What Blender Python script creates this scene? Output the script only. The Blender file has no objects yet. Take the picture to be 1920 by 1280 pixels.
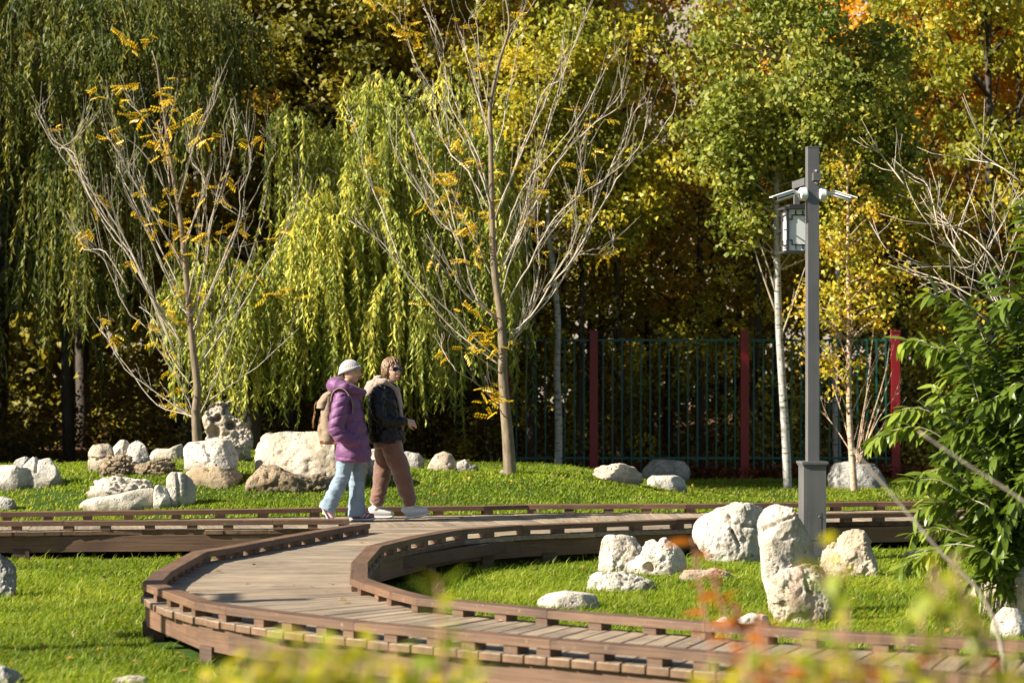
import bpy, bmesh, math, random
import numpy as np
from mathutils import Vector, Matrix

SC = bpy.context.scene
COL = SC.collection
PI = math.pi
R = math.radians

# ------------------------------------------------------------------ camera, sky, sun, exposure
FPX, CX, HY, CH = 4300.0, 960.0, 670.0, 1.94      # focal length in photo pixels, horizon row, eye height (m)
cam_d = bpy.data.cameras.new('camera')
cam = bpy.data.objects.new('camera', cam_d)
COL.objects.link(cam)
cam.location = (0, 0, CH)
cam.rotation_euler = (R(90), 0, 0)
cam_d.sensor_width = 36
cam_d.lens = FPX * 36 / 1920
cam_d.shift_y = 30 / 1920
cam_d.clip_start = 0.1
cam_d.clip_end = 2000
cam_d.dof.use_dof = True
cam_d.dof.focus_distance = 22.2
cam_d.dof.aperture_fstop = 2.8
SC.camera = cam

SUN_EL, SUN_AZ = R(33), R(17)                      # light travels to +x and a little to +y
sd = Vector((math.cos(SUN_EL) * math.cos(SUN_AZ), math.cos(SUN_EL) * math.sin(SUN_AZ), -math.sin(SUN_EL)))
world = bpy.data.worlds.new('World')
SC.world = world
world.use_nodes = True
wn = world.node_tree.nodes
wn.clear()
sky = wn.new('ShaderNodeTexSky')
sky.sky_type = 'NISHITA'
sky.sun_disc = False
sky.sun_elevation = SUN_EL
sky.sun_rotation = math.atan2(-sd.x, -sd.y)
bg = wn.new('ShaderNodeBackground')
bg.inputs['Strength'].default_value = 0.05
wo = wn.new('ShaderNodeOutputWorld')
world.node_tree.links.new(sky.outputs[0], bg.inputs[0])
world.node_tree.links.new(bg.outputs[0], wo.inputs[0])
sun_d = bpy.data.lights.new('sun', 'SUN')
sun_d.energy = 5.0
sun_d.angle = R(0.53)
sun_d.color = (1.0, 0.93, 0.80)
sun = bpy.data.objects.new('sun', sun_d)
COL.objects.link(sun)
sun.rotation_euler = sd.to_track_quat('-Z', 'Y').to_euler()
sun.location = (-30, -8, 30)
SC.view_settings.view_transform = 'Standard'
SC.view_settings.look = 'None'
SC.view_settings.exposure = 1.34
SC.view_settings.gamma = 1
SC.view_settings.use_curve_mapping = False
SC.cycles.max_bounces = 6
SC.cycles.transparent_max_bounces = 6
SC.cycles.sample_clamp_indirect = 6


# ------------------------------------------------------------------ helpers
def at(px, py, Y):
    "the point seen at photo pixel (px, py) at distance Y"
    return Vector(((px - CX) * Y / FPX, Y, CH - (py - HY) * Y / FPX))


def on(px, py, z=0.0):
    "the point of the level z seen at photo pixel (px, py)"
    return at(px, py, FPX * (CH - z) / (py - HY))


def smooth(a, b, x):
    t = np.clip((x - a) / (b - a), 0, 1)
    return t * t * (3 - 2 * t)


def hash3(ix, iy, iz, seed):
    h = (ix * 374761393 + iy * 668265263 + iz * 1274126177 + seed * 974634777) & 0x7fffffff
    h = ((h ^ (h >> 13)) * 1274126177) & 0x7fffffff
    h = ((h ^ (h >> 15)) * 668265263) & 0x7fffffff
    return ((h ^ (h >> 16)) & 0xffff) / 65535.0


def vnoise(p, seed=0):
    "smooth value noise, 0..1"
    p = np.asarray(p, float)
    i = np.floor(p).astype(np.int64)
    f = p - i
    f = f * f * (3 - 2 * f)
    x, y, z = i[:, 0], i[:, 1], i[:, 2]
    r = 0
    for dx in (0, 1):
        for dy in (0, 1):
            for dz in (0, 1):
                w = (f[:, 0] if dx else 1 - f[:, 0]) * (f[:, 1] if dy else 1 - f[:, 1]) * (f[:, 2] if dz else 1 - f[:, 2])
                r = r + w * hash3(x + dx, y + dy, z + dz, seed)
    return r


def fbm(p, seed=0, octaves=4, gain=0.5):
    p = np.asarray(p, float)
    s, a, t = 0, 1, 0
    for k in range(octaves):
        s = s + a * vnoise(p * 2 ** k + 17.3 * k, seed + k)
        t += a
        a *= gain
    return s / t


def ground_z(x, y):
    x = np.asarray(x, float)
    y = np.asarray(y, float)
    side = 1 - smooth(0.2, 3.4, x)
    hill = smooth(24.9, 29.6, y) * (1 - 0.8 * smooth(31.5, 36, y))
    z = (0.46 + 0.17 * np.exp(-((x + 3.5) / 1.7) ** 2)) * hill * side
    z = z + 0.05 * (fbm(np.stack([x * .45, y * .45, x * 0], 1), 5, 2) - 0.5) * smooth(24.5, 26.5, y)
    return z


def gz(x, y):
    return float(ground_z(np.array([x]), np.array([y]))[0])


def on_ground(px, py):
    "the point of the lawn seen at photo pixel (px, py)"
    Y = 10.0
    best = None
    while Y < 39:
        p = at(px, py, Y)
        if p.z <= gz(p.x, Y):
            return p
        Y += 0.03
    p = at(px, py, 31.0)                           # just over the crest of the bank
    p.z = gz(p.x, 31.0)
    return p


OFF = {}


def finish(o, parent):
    COL.objects.link(o)
    if parent is not None:
        o.parent = parent
    return o


def tag(o, label=None, cat=None, group=None, kind=None):
    for k, v in (('label', label), ('category', cat), ('group', group), ('kind', kind)):
        if v:
            o[k] = v
    return o


def thing(name, label, cat, loc, group=None):
    o = bpy.data.objects.new(name, None)
    COL.objects.link(o)
    o.location = loc
    o.empty_display_size = 0.2
    OFF[o] = Vector(loc)
    return tag(o, label, cat, group)


def origin_of(parent):
    return OFF.get(parent, Vector((0, 0, 0)))


def me_obj(name, me, m, parent=None, smooth_faces=False):
    "link a mesh whose vertices are in world space under its parent"
    off = origin_of(parent) if parent is not None else Vector((0, 0, 0))
    if off.length:
        me.transform(Matrix.Translation(-off))
    if m is not None:
        me.materials.append(m)
    if smooth_faces:
        me.polygons.foreach_set('use_smooth', np.ones(len(me.polygons), bool))
    o = bpy.data.objects.new(name, me)
    finish(o, parent)
    OFF[o] = off
    return o


def np_mesh(name, V, F, attrs=None):
    "mesh from arrays; F is (N,3) or (N,4), attrs are float values per face"
    V = np.asarray(V, np.float32)
    F = np.asarray(F, np.int32)
    me = bpy.data.meshes.new(name)
    n, k = F.shape
    me.vertices.add(len(V))
    me.vertices.foreach_set('co', V.ravel())
    me.loops.add(n * k)
    me.loops.foreach_set('vertex_index', F.ravel())
    me.polygons.add(n)
    me.polygons.foreach_set('loop_start', np.arange(0, n * k, k, dtype=np.int32))
    for a, v in (attrs or {}).items():
        at_ = me.attributes.new(a, 'FLOAT', 'FACE')
        at_.data.foreach_set('value', np.asarray(v, np.float32))
    me.update(calc_edges=True)
    return me


class MB:
    "collects simple shapes into one mesh"

    def __init__(self):
        self.v, self.f = [], []

    def add(self, vs, fs):
        b = len(self.v)
        self.v += [tuple(p) for p in vs]
        self.f += [tuple(i + b for i in f) for f in fs]
        return self

    def prism(self, poly, z0, z1):
        n = len(poly)
        vs = [(p[0], p[1], z0) for p in poly] + [(p[0], p[1], z1) for p in poly]
        fs = [tuple(range(n - 1, -1, -1)), tuple(range(n, 2 * n))]
        fs += [(i, (i + 1) % n, (i + 1) % n + n, i + n) for i in range(n)]
        return self.add(vs, fs)

    def box(self, c, s, rz=0.0, M4=None):
        vs = []
        for dz in (-.5, .5):
            for dx, dy in ((-.5, -.5), (.5, -.5), (.5, .5), (-.5, .5)):
                x, y = dx * s[0], dy * s[1]
                p = Vector((x * math.cos(rz) - y * math.sin(rz), x * math.sin(rz) + y * math.cos(rz), dz * s[2]))
                if M4 is not None:
                    p = M4 @ p
                vs.append(p + Vector(c))
        return self.add(vs, [(3, 2, 1, 0), (4, 5, 6, 7), (0, 1, 5, 4), (1, 2, 6, 5), (2, 3, 7, 6), (3, 0, 4, 7)])

    def tube(self, pts, rad, n=6, side=None, cap=True):
        "tube through pts; rad is a float, or (side radius, other radius) per point"
        pts = [Vector(p) for p in pts]
        m = len(pts)
        if not isinstance(rad, (list, tuple)):
            rad = [rad] * m
        vs, fs = [], []
        a = Vector(side) if side is not None else None
        for i, p in enumerate(pts):
            t = (pts[min(i + 1, m - 1)] - pts[max(i - 1, 0)])
            t = t.normalized() if t.length > 1e-9 else Vector((0, 0, 1))
            if a is None:
                a = t.orthogonal()
            s = (Vector(side) if side is not None else a)
            s = s - t * s.dot(t)
            s = s.normalized() if s.length > 1e-6 else t.orthogonal().normalized()
            if side is None:
                a = s
            u = t.cross(s)
            r = rad[i]
            ra, rb = r if isinstance(r, (tuple, list)) else (r, r)
            for k in range(n):
                w = 2 * PI * k / n
                vs.append(p + s * (ra * math.cos(w)) + u * (rb * math.sin(w)))
        for i in range(m - 1):
            for k in range(n):
                k2 = (k + 1) % n
                fs.append((i * n + k, i * n + k2, (i + 1) * n + k2, (i + 1) * n + k))
        if cap:
            fs.append(tuple(range(n - 1, -1, -1)))
            fs.append(tuple((m - 1) * n + k for k in range(n)))
        return self.add(vs, fs)

    def ball(self, c, r, nu=12, nv=8, M4=None):
        vs, fs = [], []
        rx, ry, rz = r if isinstance(r, (tuple, list)) else (r, r, r)
        for j in range(nv + 1):
            th = PI * j / nv
            for i in range(nu):
                ph = 2 * PI * i / nu
                p = Vector((rx * math.sin(th) * math.cos(ph), ry * math.sin(th) * math.sin(ph), rz * math.cos(th)))
                if M4 is not None:
                    p = M4 @ p
                vs.append(p + Vector(c))
        for j in range(nv):
            for i in range(nu):
                i2 = (i + 1) % nu
                fs.append((j * nu + i, (j + 1) * nu + i, (j + 1) * nu + i2, j * nu + i2))
        return self.add(vs, fs)

    def mesh(self, name='mesh'):
        me = bpy.data.meshes.new(name)
        me.from_pydata([tuple(p) for p in self.v], [], self.f)
        me.validate()
        me.update()
        return me

    def build(self, name, m, parent=None, smooth_faces=False):
        return me_obj(name, self.mesh(name), m, parent, smooth_faces)


def evaluate(me, mods):
    "apply a list of (type, settings) modifiers to a mesh"
    o = bpy.data.objects.new('work', me)
    COL.objects.link(o)
    for t, st in mods:
        md = o.modifiers.new(t.lower(), t)
        for k, v in st.items():
            setattr(md, k, v)
    dg = bpy.context.evaluated_depsgraph_get()
    out = bpy.data.meshes.new_from_object(o.evaluated_get(dg))
    bpy.data.objects.remove(o)
    bpy.data.meshes.remove(me)
    return out


def remesh(me, voxel, sm=4, fac=0.5):
    return evaluate(me, [('REMESH', dict(mode='VOXEL', voxel_size=voxel)), ('SMOOTH', dict(factor=fac, iterations=sm))])


def push(me, fn):
    "move every vertex along its normal by fn(co, normal)"
    n = len(me.vertices)
    co = np.empty(n * 3, np.float32)
    no = np.empty(n * 3, np.float32)
    me.vertices.foreach_get('co', co)
    me.vertex_normals.foreach_get('vector', no)
    co, no = co.reshape(-1, 3).astype(float), no.reshape(-1, 3).astype(float)
    d = fn(co, no)
    co = co + no * d[:, None] if d.ndim == 1 else co + d
    me.vertices.foreach_set('co', co.astype(np.float32).ravel())
    me.update()
    return me


# ------------------------------------------------------------------ materials
class Nodes:
    def __init__(self, name):
        self.m = bpy.data.materials.new(name)
        self.m.use_nodes = True
        self.t = self.m.node_tree
        self.t.nodes.clear()
        self.out = self.t.nodes.new('ShaderNodeOutputMaterial')

    def n(self, kind, props=None, **ins):
        nd = self.t.nodes.new('ShaderNode' + kind)
        for k, v in (props or {}).items():
            setattr(nd, k, v)
        for k, v in ins.items():
            k = int(k[1:]) if k[0] == '_' and k[1:].isdigit() else k.replace('_', ' ')
            self.put(nd.inputs[k], v)
        return nd

    def put(self, sock, v):
        if isinstance(v, bpy.types.NodeSocket):
            self.t.links.new(v, sock)
        elif isinstance(v, bpy.types.Node):
            self.t.links.new(v.outputs[0], sock)
        else:
            if isinstance(v, (tuple, list)) and len(v) == 3 and sock.type == 'RGBA':
                v = (*v, 1)
            sock.default_value = v

    def ramp(self, fac, stops, interp='LINEAR'):
        nd = self.n('ValToRGB', None, Fac=fac)
        cr = nd.color_ramp
        cr.interpolation = interp
        while len(cr.elements) < len(stops):
            cr.elements.new(0.5)
        for e, (p, c) in zip(cr.elements, stops):
            e.position = p
            e.color = (*c, 1) if len(c) == 3 else c
        return nd.outputs[0]

    def mix(self, fac, a, b, mode='MIX'):
        nd = self.t.nodes.new('ShaderNodeMix')
        nd.data_type = 'RGBA'
        nd.blend_type = mode
        self.put(nd.inputs[0], fac)
        self.put(nd.inputs[6], a)
        self.put(nd.inputs[7], b)
        return nd.outputs[2]

    def math(self, op, a, b=0.0):
        nd = self.t.nodes.new('ShaderNodeMath')
        nd.operation = op
        self.put(nd.inputs[0], a)
        self.put(nd.inputs[1], b)
        return nd.outputs[0]

    def coords(self, scale=(1, 1, 1), which='Object', rnd=False):
        tc = self.n('TexCoord')
        mp = self.n('Mapping', None, Vector=tc.outputs[which], Scale=scale)
        if rnd:
            oi = self.n('ObjectInfo')
            self.put(mp.inputs['Location'], self.n('CombineXYZ', None, X=self.math('MULTIPLY', oi.outputs['Random'], 37.0),
                                                   Y=self.math('MULTIPLY', oi.outputs['Random'], 91.0)).outputs[0])
        return mp.outputs[0]

    def noise(self, vec, scale, detail=4, rough=0.55):
        return self.n('TexNoise', None, Vector=vec, Scale=scale, Detail=detail, Roughness=rough).outputs[0]

    def bump(self, h, strength=0.3, dist=0.01):
        return self.n('Bump', None, Height=h, Strength=strength, Distance=dist).outputs[0]

    def bsdf(self, **ins):
        return self.n('BsdfPrincipled', None, **ins)

    def done(self, shader):
        self.put(self.out.inputs[0], shader)
        return self.m


def plain(name, c, rough=0.6, var=0.15, scale=8, bump=0.0, bscale=60, metal=0.0, bdist=0.003):
    N = Nodes(name)
    v = N.coords()
    n1 = N.noise(v, scale)
    lo = tuple(x * (1 - var) for x in c)
    hi = tuple(min(1, x * (1 + var)) for x in c)
    col = N.ramp(n1, [(0.3, lo), (0.7, hi)])
    ins = dict(Base_Color=col, Roughness=rough, Metallic=metal)
    if bump:
        ins['Normal'] = N.bump(N.noise(v, bscale, 3), bump, bdist)
    return N.done(N.bsdf(**ins))


def wood(name, dark, light, rough=0.75, stain=0.3, bump=0.5, fleck=None):
    "grain along local x; tone differs from piece to piece"
    N = Nodes(name)
    v = N.coords((1, 1, 1), rnd=True)
    g = N.noise(N.n('Mapping', None, Vector=v, Scale=(2.2, 60, 60)).outputs[0], 1.0, 5, 0.62)
    col = N.ramp(g, [(0.28, dark), (0.72, light)])
    big = N.noise(v, 2.3, 3)
    col = N.mix(N.ramp(big, [(0.35, (0, 0, 0)), (0.75, (stain,) * 3)]), col, tuple(x * 0.55 for x in dark))
    oi = N.n('ObjectInfo')
    tone = N.ramp(oi.outputs['Random'], [(0, (0.80, 0.80, 0.82)), (0.55, (1.0, 0.99, 0.97)), (1, (1.16, 1.12, 1.06))])
    col = N.mix(1.0, col, tone, 'MULTIPLY')
    if fleck:
        sp = N.noise(v, 28, 2, 0.5)
        col = N.mix(N.ramp(sp, [(0.66, (0, 0, 0)), (0.72, (0.6, 0.6, 0.6))]), col, fleck)
    # weathering that runs on from piece to piece
    pos = N.n('NewGeometry').outputs['Position']
    wear = N.noise(pos, 1.6, 5, .65)
    col = N.mix(1.0, col, N.ramp(wear, [(.30, (.62, .60, .58)), (.52, (1, 1, 1)), (.75, (1.15, 1.13, 1.10))]), 'MULTIPLY')
    spot = N.noise(pos, 9, 4, .6)
    col = N.mix(N.ramp(spot, [(.62, (0, 0, 0)), (.72, (.45, .45, .45))]), col, tuple(x * .5 for x in dark))
    return N.done(N.bsdf(Base_Color=col, Roughness=rough, Normal=N.bump(g, bump, 0.004)))


def leafy(name, stops, rough=0.5, trans=0.35, spec=0.4, obj_var=0.0):
    "leaf colour picked by the per-face value rnd"
    N = Nodes(name)
    a = N.n('Attribute', dict(attribute_name='rnd'))
    f = a.outputs['Fac']
    if obj_var:
        oi = N.n('ObjectInfo')
        f = N.math('ADD', f, N.math('MULTIPLY', N.math('SUBTRACT', oi.outputs['Random'], 0.5), obj_var))
    col = N.ramp(f, stops)
    p = N.bsdf(Base_Color=col, Roughness=rough, Specular_IOR_Level=spec)
    t = N.n('BsdfTranslucent', None, Color=N.mix(1.0, col, (1.25, 1.2, 0.75), 'MULTIPLY'))
    return N.done(N.n('MixShader', None, Fac=trans, _1=p, _2=t))


def leafy_single(name, c0, c1, rough=0.35, trans=0.3, spec=0.5):
    "leaf colour that differs from leaf object to leaf object"
    N = Nodes(name)
    oi = N.n('ObjectInfo')
    v = N.coords()
    col = N.ramp(oi.outputs['Random'], [(0, c0), (1, c1)])
    col = N.mix(N.math('MULTIPLY', N.noise(v, 25, 2), 0.35), col, tuple(x * 0.6 for x in c0))
    p = N.bsdf(Base_Color=col, Roughness=rough, Specular_IOR_Level=spec)
    t = N.n('BsdfTranslucent', None, Color=N.mix(1.0, col, (1.3, 1.25, 0.7), 'MULTIPLY'))
    return N.done(N.n('MixShader', None, Fac=trans, _1=p, _2=t))


def stone(name, base, second, dark, pit=0.5, bump=0.6, rust=None):
    N = Nodes(name)
    v = N.coords(rnd=True)
    n1 = N.noise(v, 3.0, 6, 0.6)
    n2 = N.noise(v, 14, 6, 0.65)
    col = N.ramp(n1, [(0.38, second), (0.56, base)])
    col = N.mix(N.ramp(n2, [(0.42, (0.55, 0.55, 0.55)), (0.56, (0, 0, 0))]), col, second)
    if rust:
        n4 = N.noise(v, 4.7, 4)
        col = N.mix(N.ramp(n4, [(0.56, (0, 0, 0)), (0.70, (0.7, 0.7, 0.7))]), col, rust)
    vo = N.n('TexVoronoi', None, Vector=N.mix(0.08, v, N.n('TexNoise', None, Vector=v, Scale=9.0).outputs[1]), Scale=21.0)
    pm = N.math('MULTIPLY', N.ramp(vo.outputs[0], [(0.10, (1, 1, 1)), (0.28, (0, 0, 0))]), N.ramp(n1, [(0.42, (0, 0, 0)), (0.6, (1, 1, 1))]))
    col = N.mix(N.math('MULTIPLY', pm, pit), col, dark)
    crack = N.noise(v, 7.5, 8, 0.7)
    col = N.mix(N.ramp(crack, [(0.33, (0.85, 0.85, 0.85)), (0.41, (0, 0, 0))]), col, dark)
    oi = N.n('ObjectInfo')
    tint = N.ramp(oi.outputs['Random'], [(0, (.80, .80, .80)), (.35, (1.0, .985, .96)), (.7, (.94, .90, .85)), (1, (1.0, 1.0, .98))])
    col = N.mix(1.0, col, tint, 'MULTIPLY')
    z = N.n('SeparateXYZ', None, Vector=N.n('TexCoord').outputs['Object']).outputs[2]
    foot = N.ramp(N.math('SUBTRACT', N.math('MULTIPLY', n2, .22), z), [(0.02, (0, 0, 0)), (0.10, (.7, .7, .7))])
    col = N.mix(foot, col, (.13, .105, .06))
    lich = N.noise(v, 2.1, 5, .7)
    col = N.mix(N.ramp(lich, [(.58, (0, 0, 0)), (.66, (.32, .32, .32))]), col, tuple(x * .42 for x in base))
    h = N.math('SUBTRACT', N.math('ADD', n2, N.math('MULTIPLY', N.noise(v, 45, 4, 0.7), 0.5)), N.math('MULTIPLY', pm, 0.9))
    return N.done(N.bsdf(Base_Color=col, Roughness=0.9, Specular_IOR_Level=0.25, Normal=N.bump(h, bump, 0.05)))


def bark(name, c0, c1, scale=(14, 14, 3), bump=0.6, dashes=None):
    N = Nodes(name)
    v = N.coords(scale)
    g = N.noise(v, 1.6, 5, 0.6)
    col = N.ramp(g, [(0.32, c0), (0.66, c1)])
    if dashes:
        d = N.noise(N.coords((7, 7, 30)), 1.0, 3, 0.5)
        col = N.mix(N.ramp(d, [(0.60, (0, 0, 0)), (0.65, (0.9, 0.9, 0.9))]), col, dashes)
        d2 = N.noise(N.coords((5, 5, 4)), 1.0, 4, 0.6)
        col = N.mix(N.ramp(d2, [(0.62, (0, 0, 0)), (0.68, (0.8, 0.8, 0.8))]), col, dashes)
    return N.done(N.bsdf(Base_Color=col, Roughness=0.85, Normal=N.bump(g, bump, 0.01)))


MAT = dict(
    plank=wood('deck_plank_wood', (0.160, 0.120, 0.082), (0.42, 0.33, 0.23), 0.7, 0.28),
    plank_end=plain('plank_end_grain', (0.145, 0.083, 0.045), 0.85, 0.40, 9, 0.5, 90),
    rail=wood('rail_wood', (0.098, 0.052, 0.029), (0.190, 0.108, 0.063), 0.6, 0.35, 0.4, fleck=(0.30, 0.20, 0.13)),
    fascia=wood('fascia_wood', (0.095, 0.050, 0.028), (0.21, 0.118, 0.068), 0.7, 0.35, 0.5),
    post=wood('post_wood', (0.075, 0.043, 0.027), (0.165, 0.098, 0.060), 0.8, 0.4),
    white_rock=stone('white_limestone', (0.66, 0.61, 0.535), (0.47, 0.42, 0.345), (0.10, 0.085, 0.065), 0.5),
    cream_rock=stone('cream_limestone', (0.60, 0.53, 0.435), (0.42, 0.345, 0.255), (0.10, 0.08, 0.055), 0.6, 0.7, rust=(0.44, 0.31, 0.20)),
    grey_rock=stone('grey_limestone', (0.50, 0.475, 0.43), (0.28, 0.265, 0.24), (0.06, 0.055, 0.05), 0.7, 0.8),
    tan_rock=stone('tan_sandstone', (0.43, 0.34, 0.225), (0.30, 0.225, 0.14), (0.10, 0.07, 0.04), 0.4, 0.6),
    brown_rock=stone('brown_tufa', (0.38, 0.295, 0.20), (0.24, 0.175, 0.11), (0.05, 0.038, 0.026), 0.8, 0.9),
)


# ------------------------------------------------------------------ ground
def make_ground():
    xs = np.concatenate([[-400, -150, -60, -30], np.arange(-16, 16.01, 0.3), [30, 60, 150, 400]])
    ys = np.concatenate([[-60, -20, 0, 5], np.arange(8, 48.01, 0.3), [60, 90, 150, 400, 900]])
    X, Y = np.meshgrid(xs, ys)
    V = np.stack([X.ravel(), Y.ravel(), ground_z(X.ravel(), Y.ravel())], 1)
    nx, ny = len(xs), len(ys)
    i, j = np.meshgrid(np.arange(nx - 1), np.arange(ny - 1))
    a = (j * nx + i).ravel()
    F = np.stack([a, a + 1, a + nx + 1, a + nx], 1)
    me = np_mesh('ground', V, F)
    N = Nodes('lawn_soil')
    v = N.coords()
    n1 = N.noise(v, 0.9, 4)
    n2 = N.noise(v, 9, 5, 0.7)
    grass = N.ramp(n2, [(0.3, (0.022, 0.045, 0.006)), (0.7, (0.055, 0.095, 0.013))])
    soil = N.ramp(n2, [(0.3, (0.045, 0.030, 0.018)), (0.7, (0.16, 0.10, 0.055))])
    litter = N.mix(N.ramp(N.noise(v, 26, 3), [(0.5, (0, 0, 0)), (0.6, (1, 1, 1))]), soil, (0.24, 0.10, 0.03))
    sep = N.n('SeparateXYZ', None, Vector=v)
    far = N.ramp(N.math('ADD', N.math('MULTIPLY', N.math('SUBTRACT', sep.outputs[1], 36.0), 1.2), N.math('MULTIPLY', n1, 0.5)), [(0.2, (0, 0, 0)), (0.7, (1, 1, 1))])
    col = N.mix(N.ramp(n1, [(0.60, (0, 0, 0)), (0.72, (0.5, 0.5, 0.5))]), grass, soil)
    col = N.mix(far, col, litter)
    m = N.done(N.bsdf(Base_Color=col, Roughness=0.95, Specular_IOR_Level=0.1, Normal=N.bump(n2, 0.6, 0.03)))
    tag(me_obj('ground', me, m, None, True), kind='structure')


make_ground()

# ------------------------------------------------------------------ boardwalk
DECK = 0.30
TH = 0.042
LOOP = [((4.4, 9.65), (5.2, 11.15)), ((2.61, 10.88), (3.10, 12.42)), ((1.71, 11.50), (2.24, 12.89)), ((1.27, 11.81), (1.79, 13.04)),
        ((.738, 12.16), (1.20, 13.45)), ((.204, 12.53), (.75, 13.77)), ((-.296, 12.87), (.30, 14.13)), ((-.929, 13.36), (-.14, 14.53)),
        ((-1.419, 13.77), (-.50, 14.83)), ((-1.779, 14.19), (-.68, 15.20)), ((-2.014, 14.5), (-.80, 15.50)), ((-2.335, 15.1), (-.92, 15.85)),
        ((-2.548, 15.74), (-1.0, 16.15)), ((-2.60, 16.6), (-1.05, 16.8)), ((-2.61, 17.4), (-1.08, 17.4)), ((-2.57, 18.3), (-1.065, 18.3))]
OUTER_UP = [(-2.57, 18.3), (-2.44, 18.62), (-2.15, 19.5), (-1.585, 21.1), (-1.45, 21.45), (-1.42, 22.1)]
INNER_UP = [(-1.065, 18.3), (-1.06, 18.8), (-.904, 19.43), (-.749, 19.87), (-.567, 20.3), (-.446, 20.62), (-.243, 20.86), (.103, 21.15),
            (.5, 21.34), (.816, 21.53), (1.135, 21.68), (1.57, 21.9), (2.3, 22.3), (3.0, 22.68)]
FRONT = [(-7.4, 21.40), (-4.82, 21.59), (-4.25, 21.70), (-3.45, 21.80), (-2.28, 21.85), (-1.40, 22.10), (-.08, 22.55), (1.0, 22.72), (2.2, 22.78), (3.12, 22.83), (4.06, 23.0), (6.8, 23.40)]
BACK = [(-7.4, 22.75), (-5.12, 23.05), (-4.16, 23.2), (-3.04, 23.45), (-2.10, 23.70), (-.33, 24.02), (.14, 24.22), (.9, 24.27), (1.82, 24.28), (3.06, 24.5), (3.88, 24.69), (6.8, 25.15)]


def lerp2(a, b, t):
    return (a[0] + (b[0] - a[0]) * t, a[1] + (b[1] - a[1]) * t)


def along(pts):
    d = [0]
    for a, b in zip(pts, pts[1:]):
        d.append(d[-1] + math.dist(a, b))
    return d


def point_at(pts, d, s):
    for i in range(len(d) - 1):
        if s <= d[i + 1] or i == len(d) - 2:
            return lerp2(pts[i], pts[i + 1], (s - d[i]) / max(1e-9, d[i + 1] - d[i]))


walk = bpy.data.meshes.new('boardwalk')
joists = MB()
rng = random.Random(3)
plank_quads = []


def strip(seq, pitch=0.146):
    "planks across a list of (left, right) edge pairs"
    mids = [lerp2(a, b, .5) for a, b in seq]
    d = along(mids)
    n = int(d[-1] / pitch)
    L, Rr = [p[0] for p in seq], [p[1] for p in seq]
    def pair(s):
        for i in range(len(d) - 1):
            if s <= d[i + 1] or i == len(d) - 2:
                t = (s - d[i]) / (d[i + 1] - d[i])
                return lerp2(L[i], L[i + 1], t), lerp2(Rr[i], Rr[i + 1], t)
    prs = [pair(d[-1] * k / n) for k in range(n + 1)]
    for p, q in zip(prs, prs[1:]):
        plank_quads.append((p[0], p[1], q[1], q[0]))


def x_at(pts, y):
    for a, b in zip(pts, pts[1:]):
        if min(a[1], b[1]) <= y <= max(a[1], b[1]) and a[1] != b[1]:
            return a[0] + (b[0] - a[0]) * (y - a[1]) / (b[1] - a[1])
    return pts[-1][0] if y > pts[-1][1] else pts[0][0]


strip(LOOP)
y = 18.3
trunk_cut = FRONT[5:]
while y < 22.70:
    y2 = min(y + 0.146, 22.74)
    def left_of(v):
        return x_at(OUTER_UP, v) if v < 22.1 else max(-1.42, x_at(trunk_cut, v))
    def right_of(v):
        return x_at(INNER_UP, v)
    plank_quads.append(((left_of(y), y), (right_of(y), y), (right_of(y2), y2), (left_of(y2), y2)))
    y = y2
# the straight path behind, boards square to the rear edge
db = along(BACK)
seq = []
for k in range(60):
    s = db[-1] * k / 59
    b = point_at(BACK, db, s)
    b2 = point_at(BACK, db, min(db[-1], s + .05))
    b1 = point_at(BACK, db, max(0, s - .6))
    b3 = point_at(BACK, db, min(db[-1], s + .6))
    t = Vector((b3[0] - b1[0], b3[1] - b1[1])).normalized()
    nrm = (t.y, -t.x)
    # walk towards the camera until the front edge is met
    w = 0.5
    while w < 2.6:
        q = (b[0] + nrm[0] * w, b[1] + nrm[1] * w)
        fy = None
        for a, c in zip(FRONT, FRONT[1:]):
            if a[0] <= q[0] <= c[0]:
                fy = a[1] + (c[1] - a[1]) * (q[0] - a[0]) / (c[0] - a[0])
        if fy is None or q[1] <= fy:
            break
        w += 0.01
    seq.append(((b[0] + nrm[0] * (w - .01), b[1] + nrm[1] * (w - .01)), b))
strip(seq)

# joists carried under the boards are the body of the boardwalk
for prs in (LOOP, seq[::2]):
    for t in (0.3, 0.7):
        pts = [lerp2(a, b, t) for a, b in prs]
        for a, b in zip(pts, pts[1:]):
            c = lerp2(a, b, .5)
            joists.box((c[0], c[1], DECK - TH - .052), (math.dist(a, b) + .02, .05, .10), math.atan2(b[1] - a[1], b[0] - a[0]))
for t in (0.3, 0.7):
    a, b = lerp2((-2.57, 18.3), (-1.065, 18.3), t), lerp2((-1.4, 22.0), (1.2, 22.0), t)
    c = lerp2(a, b, .5)
    joists.box((c[0], c[1], DECK - TH - .052), (math.dist(a, b), .05, .10), math.atan2(b[1] - a[1], b[0] - a[0]))
walk = joists.build('boardwalk', MAT['post'])
tag(walk, kind='structure')


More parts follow.
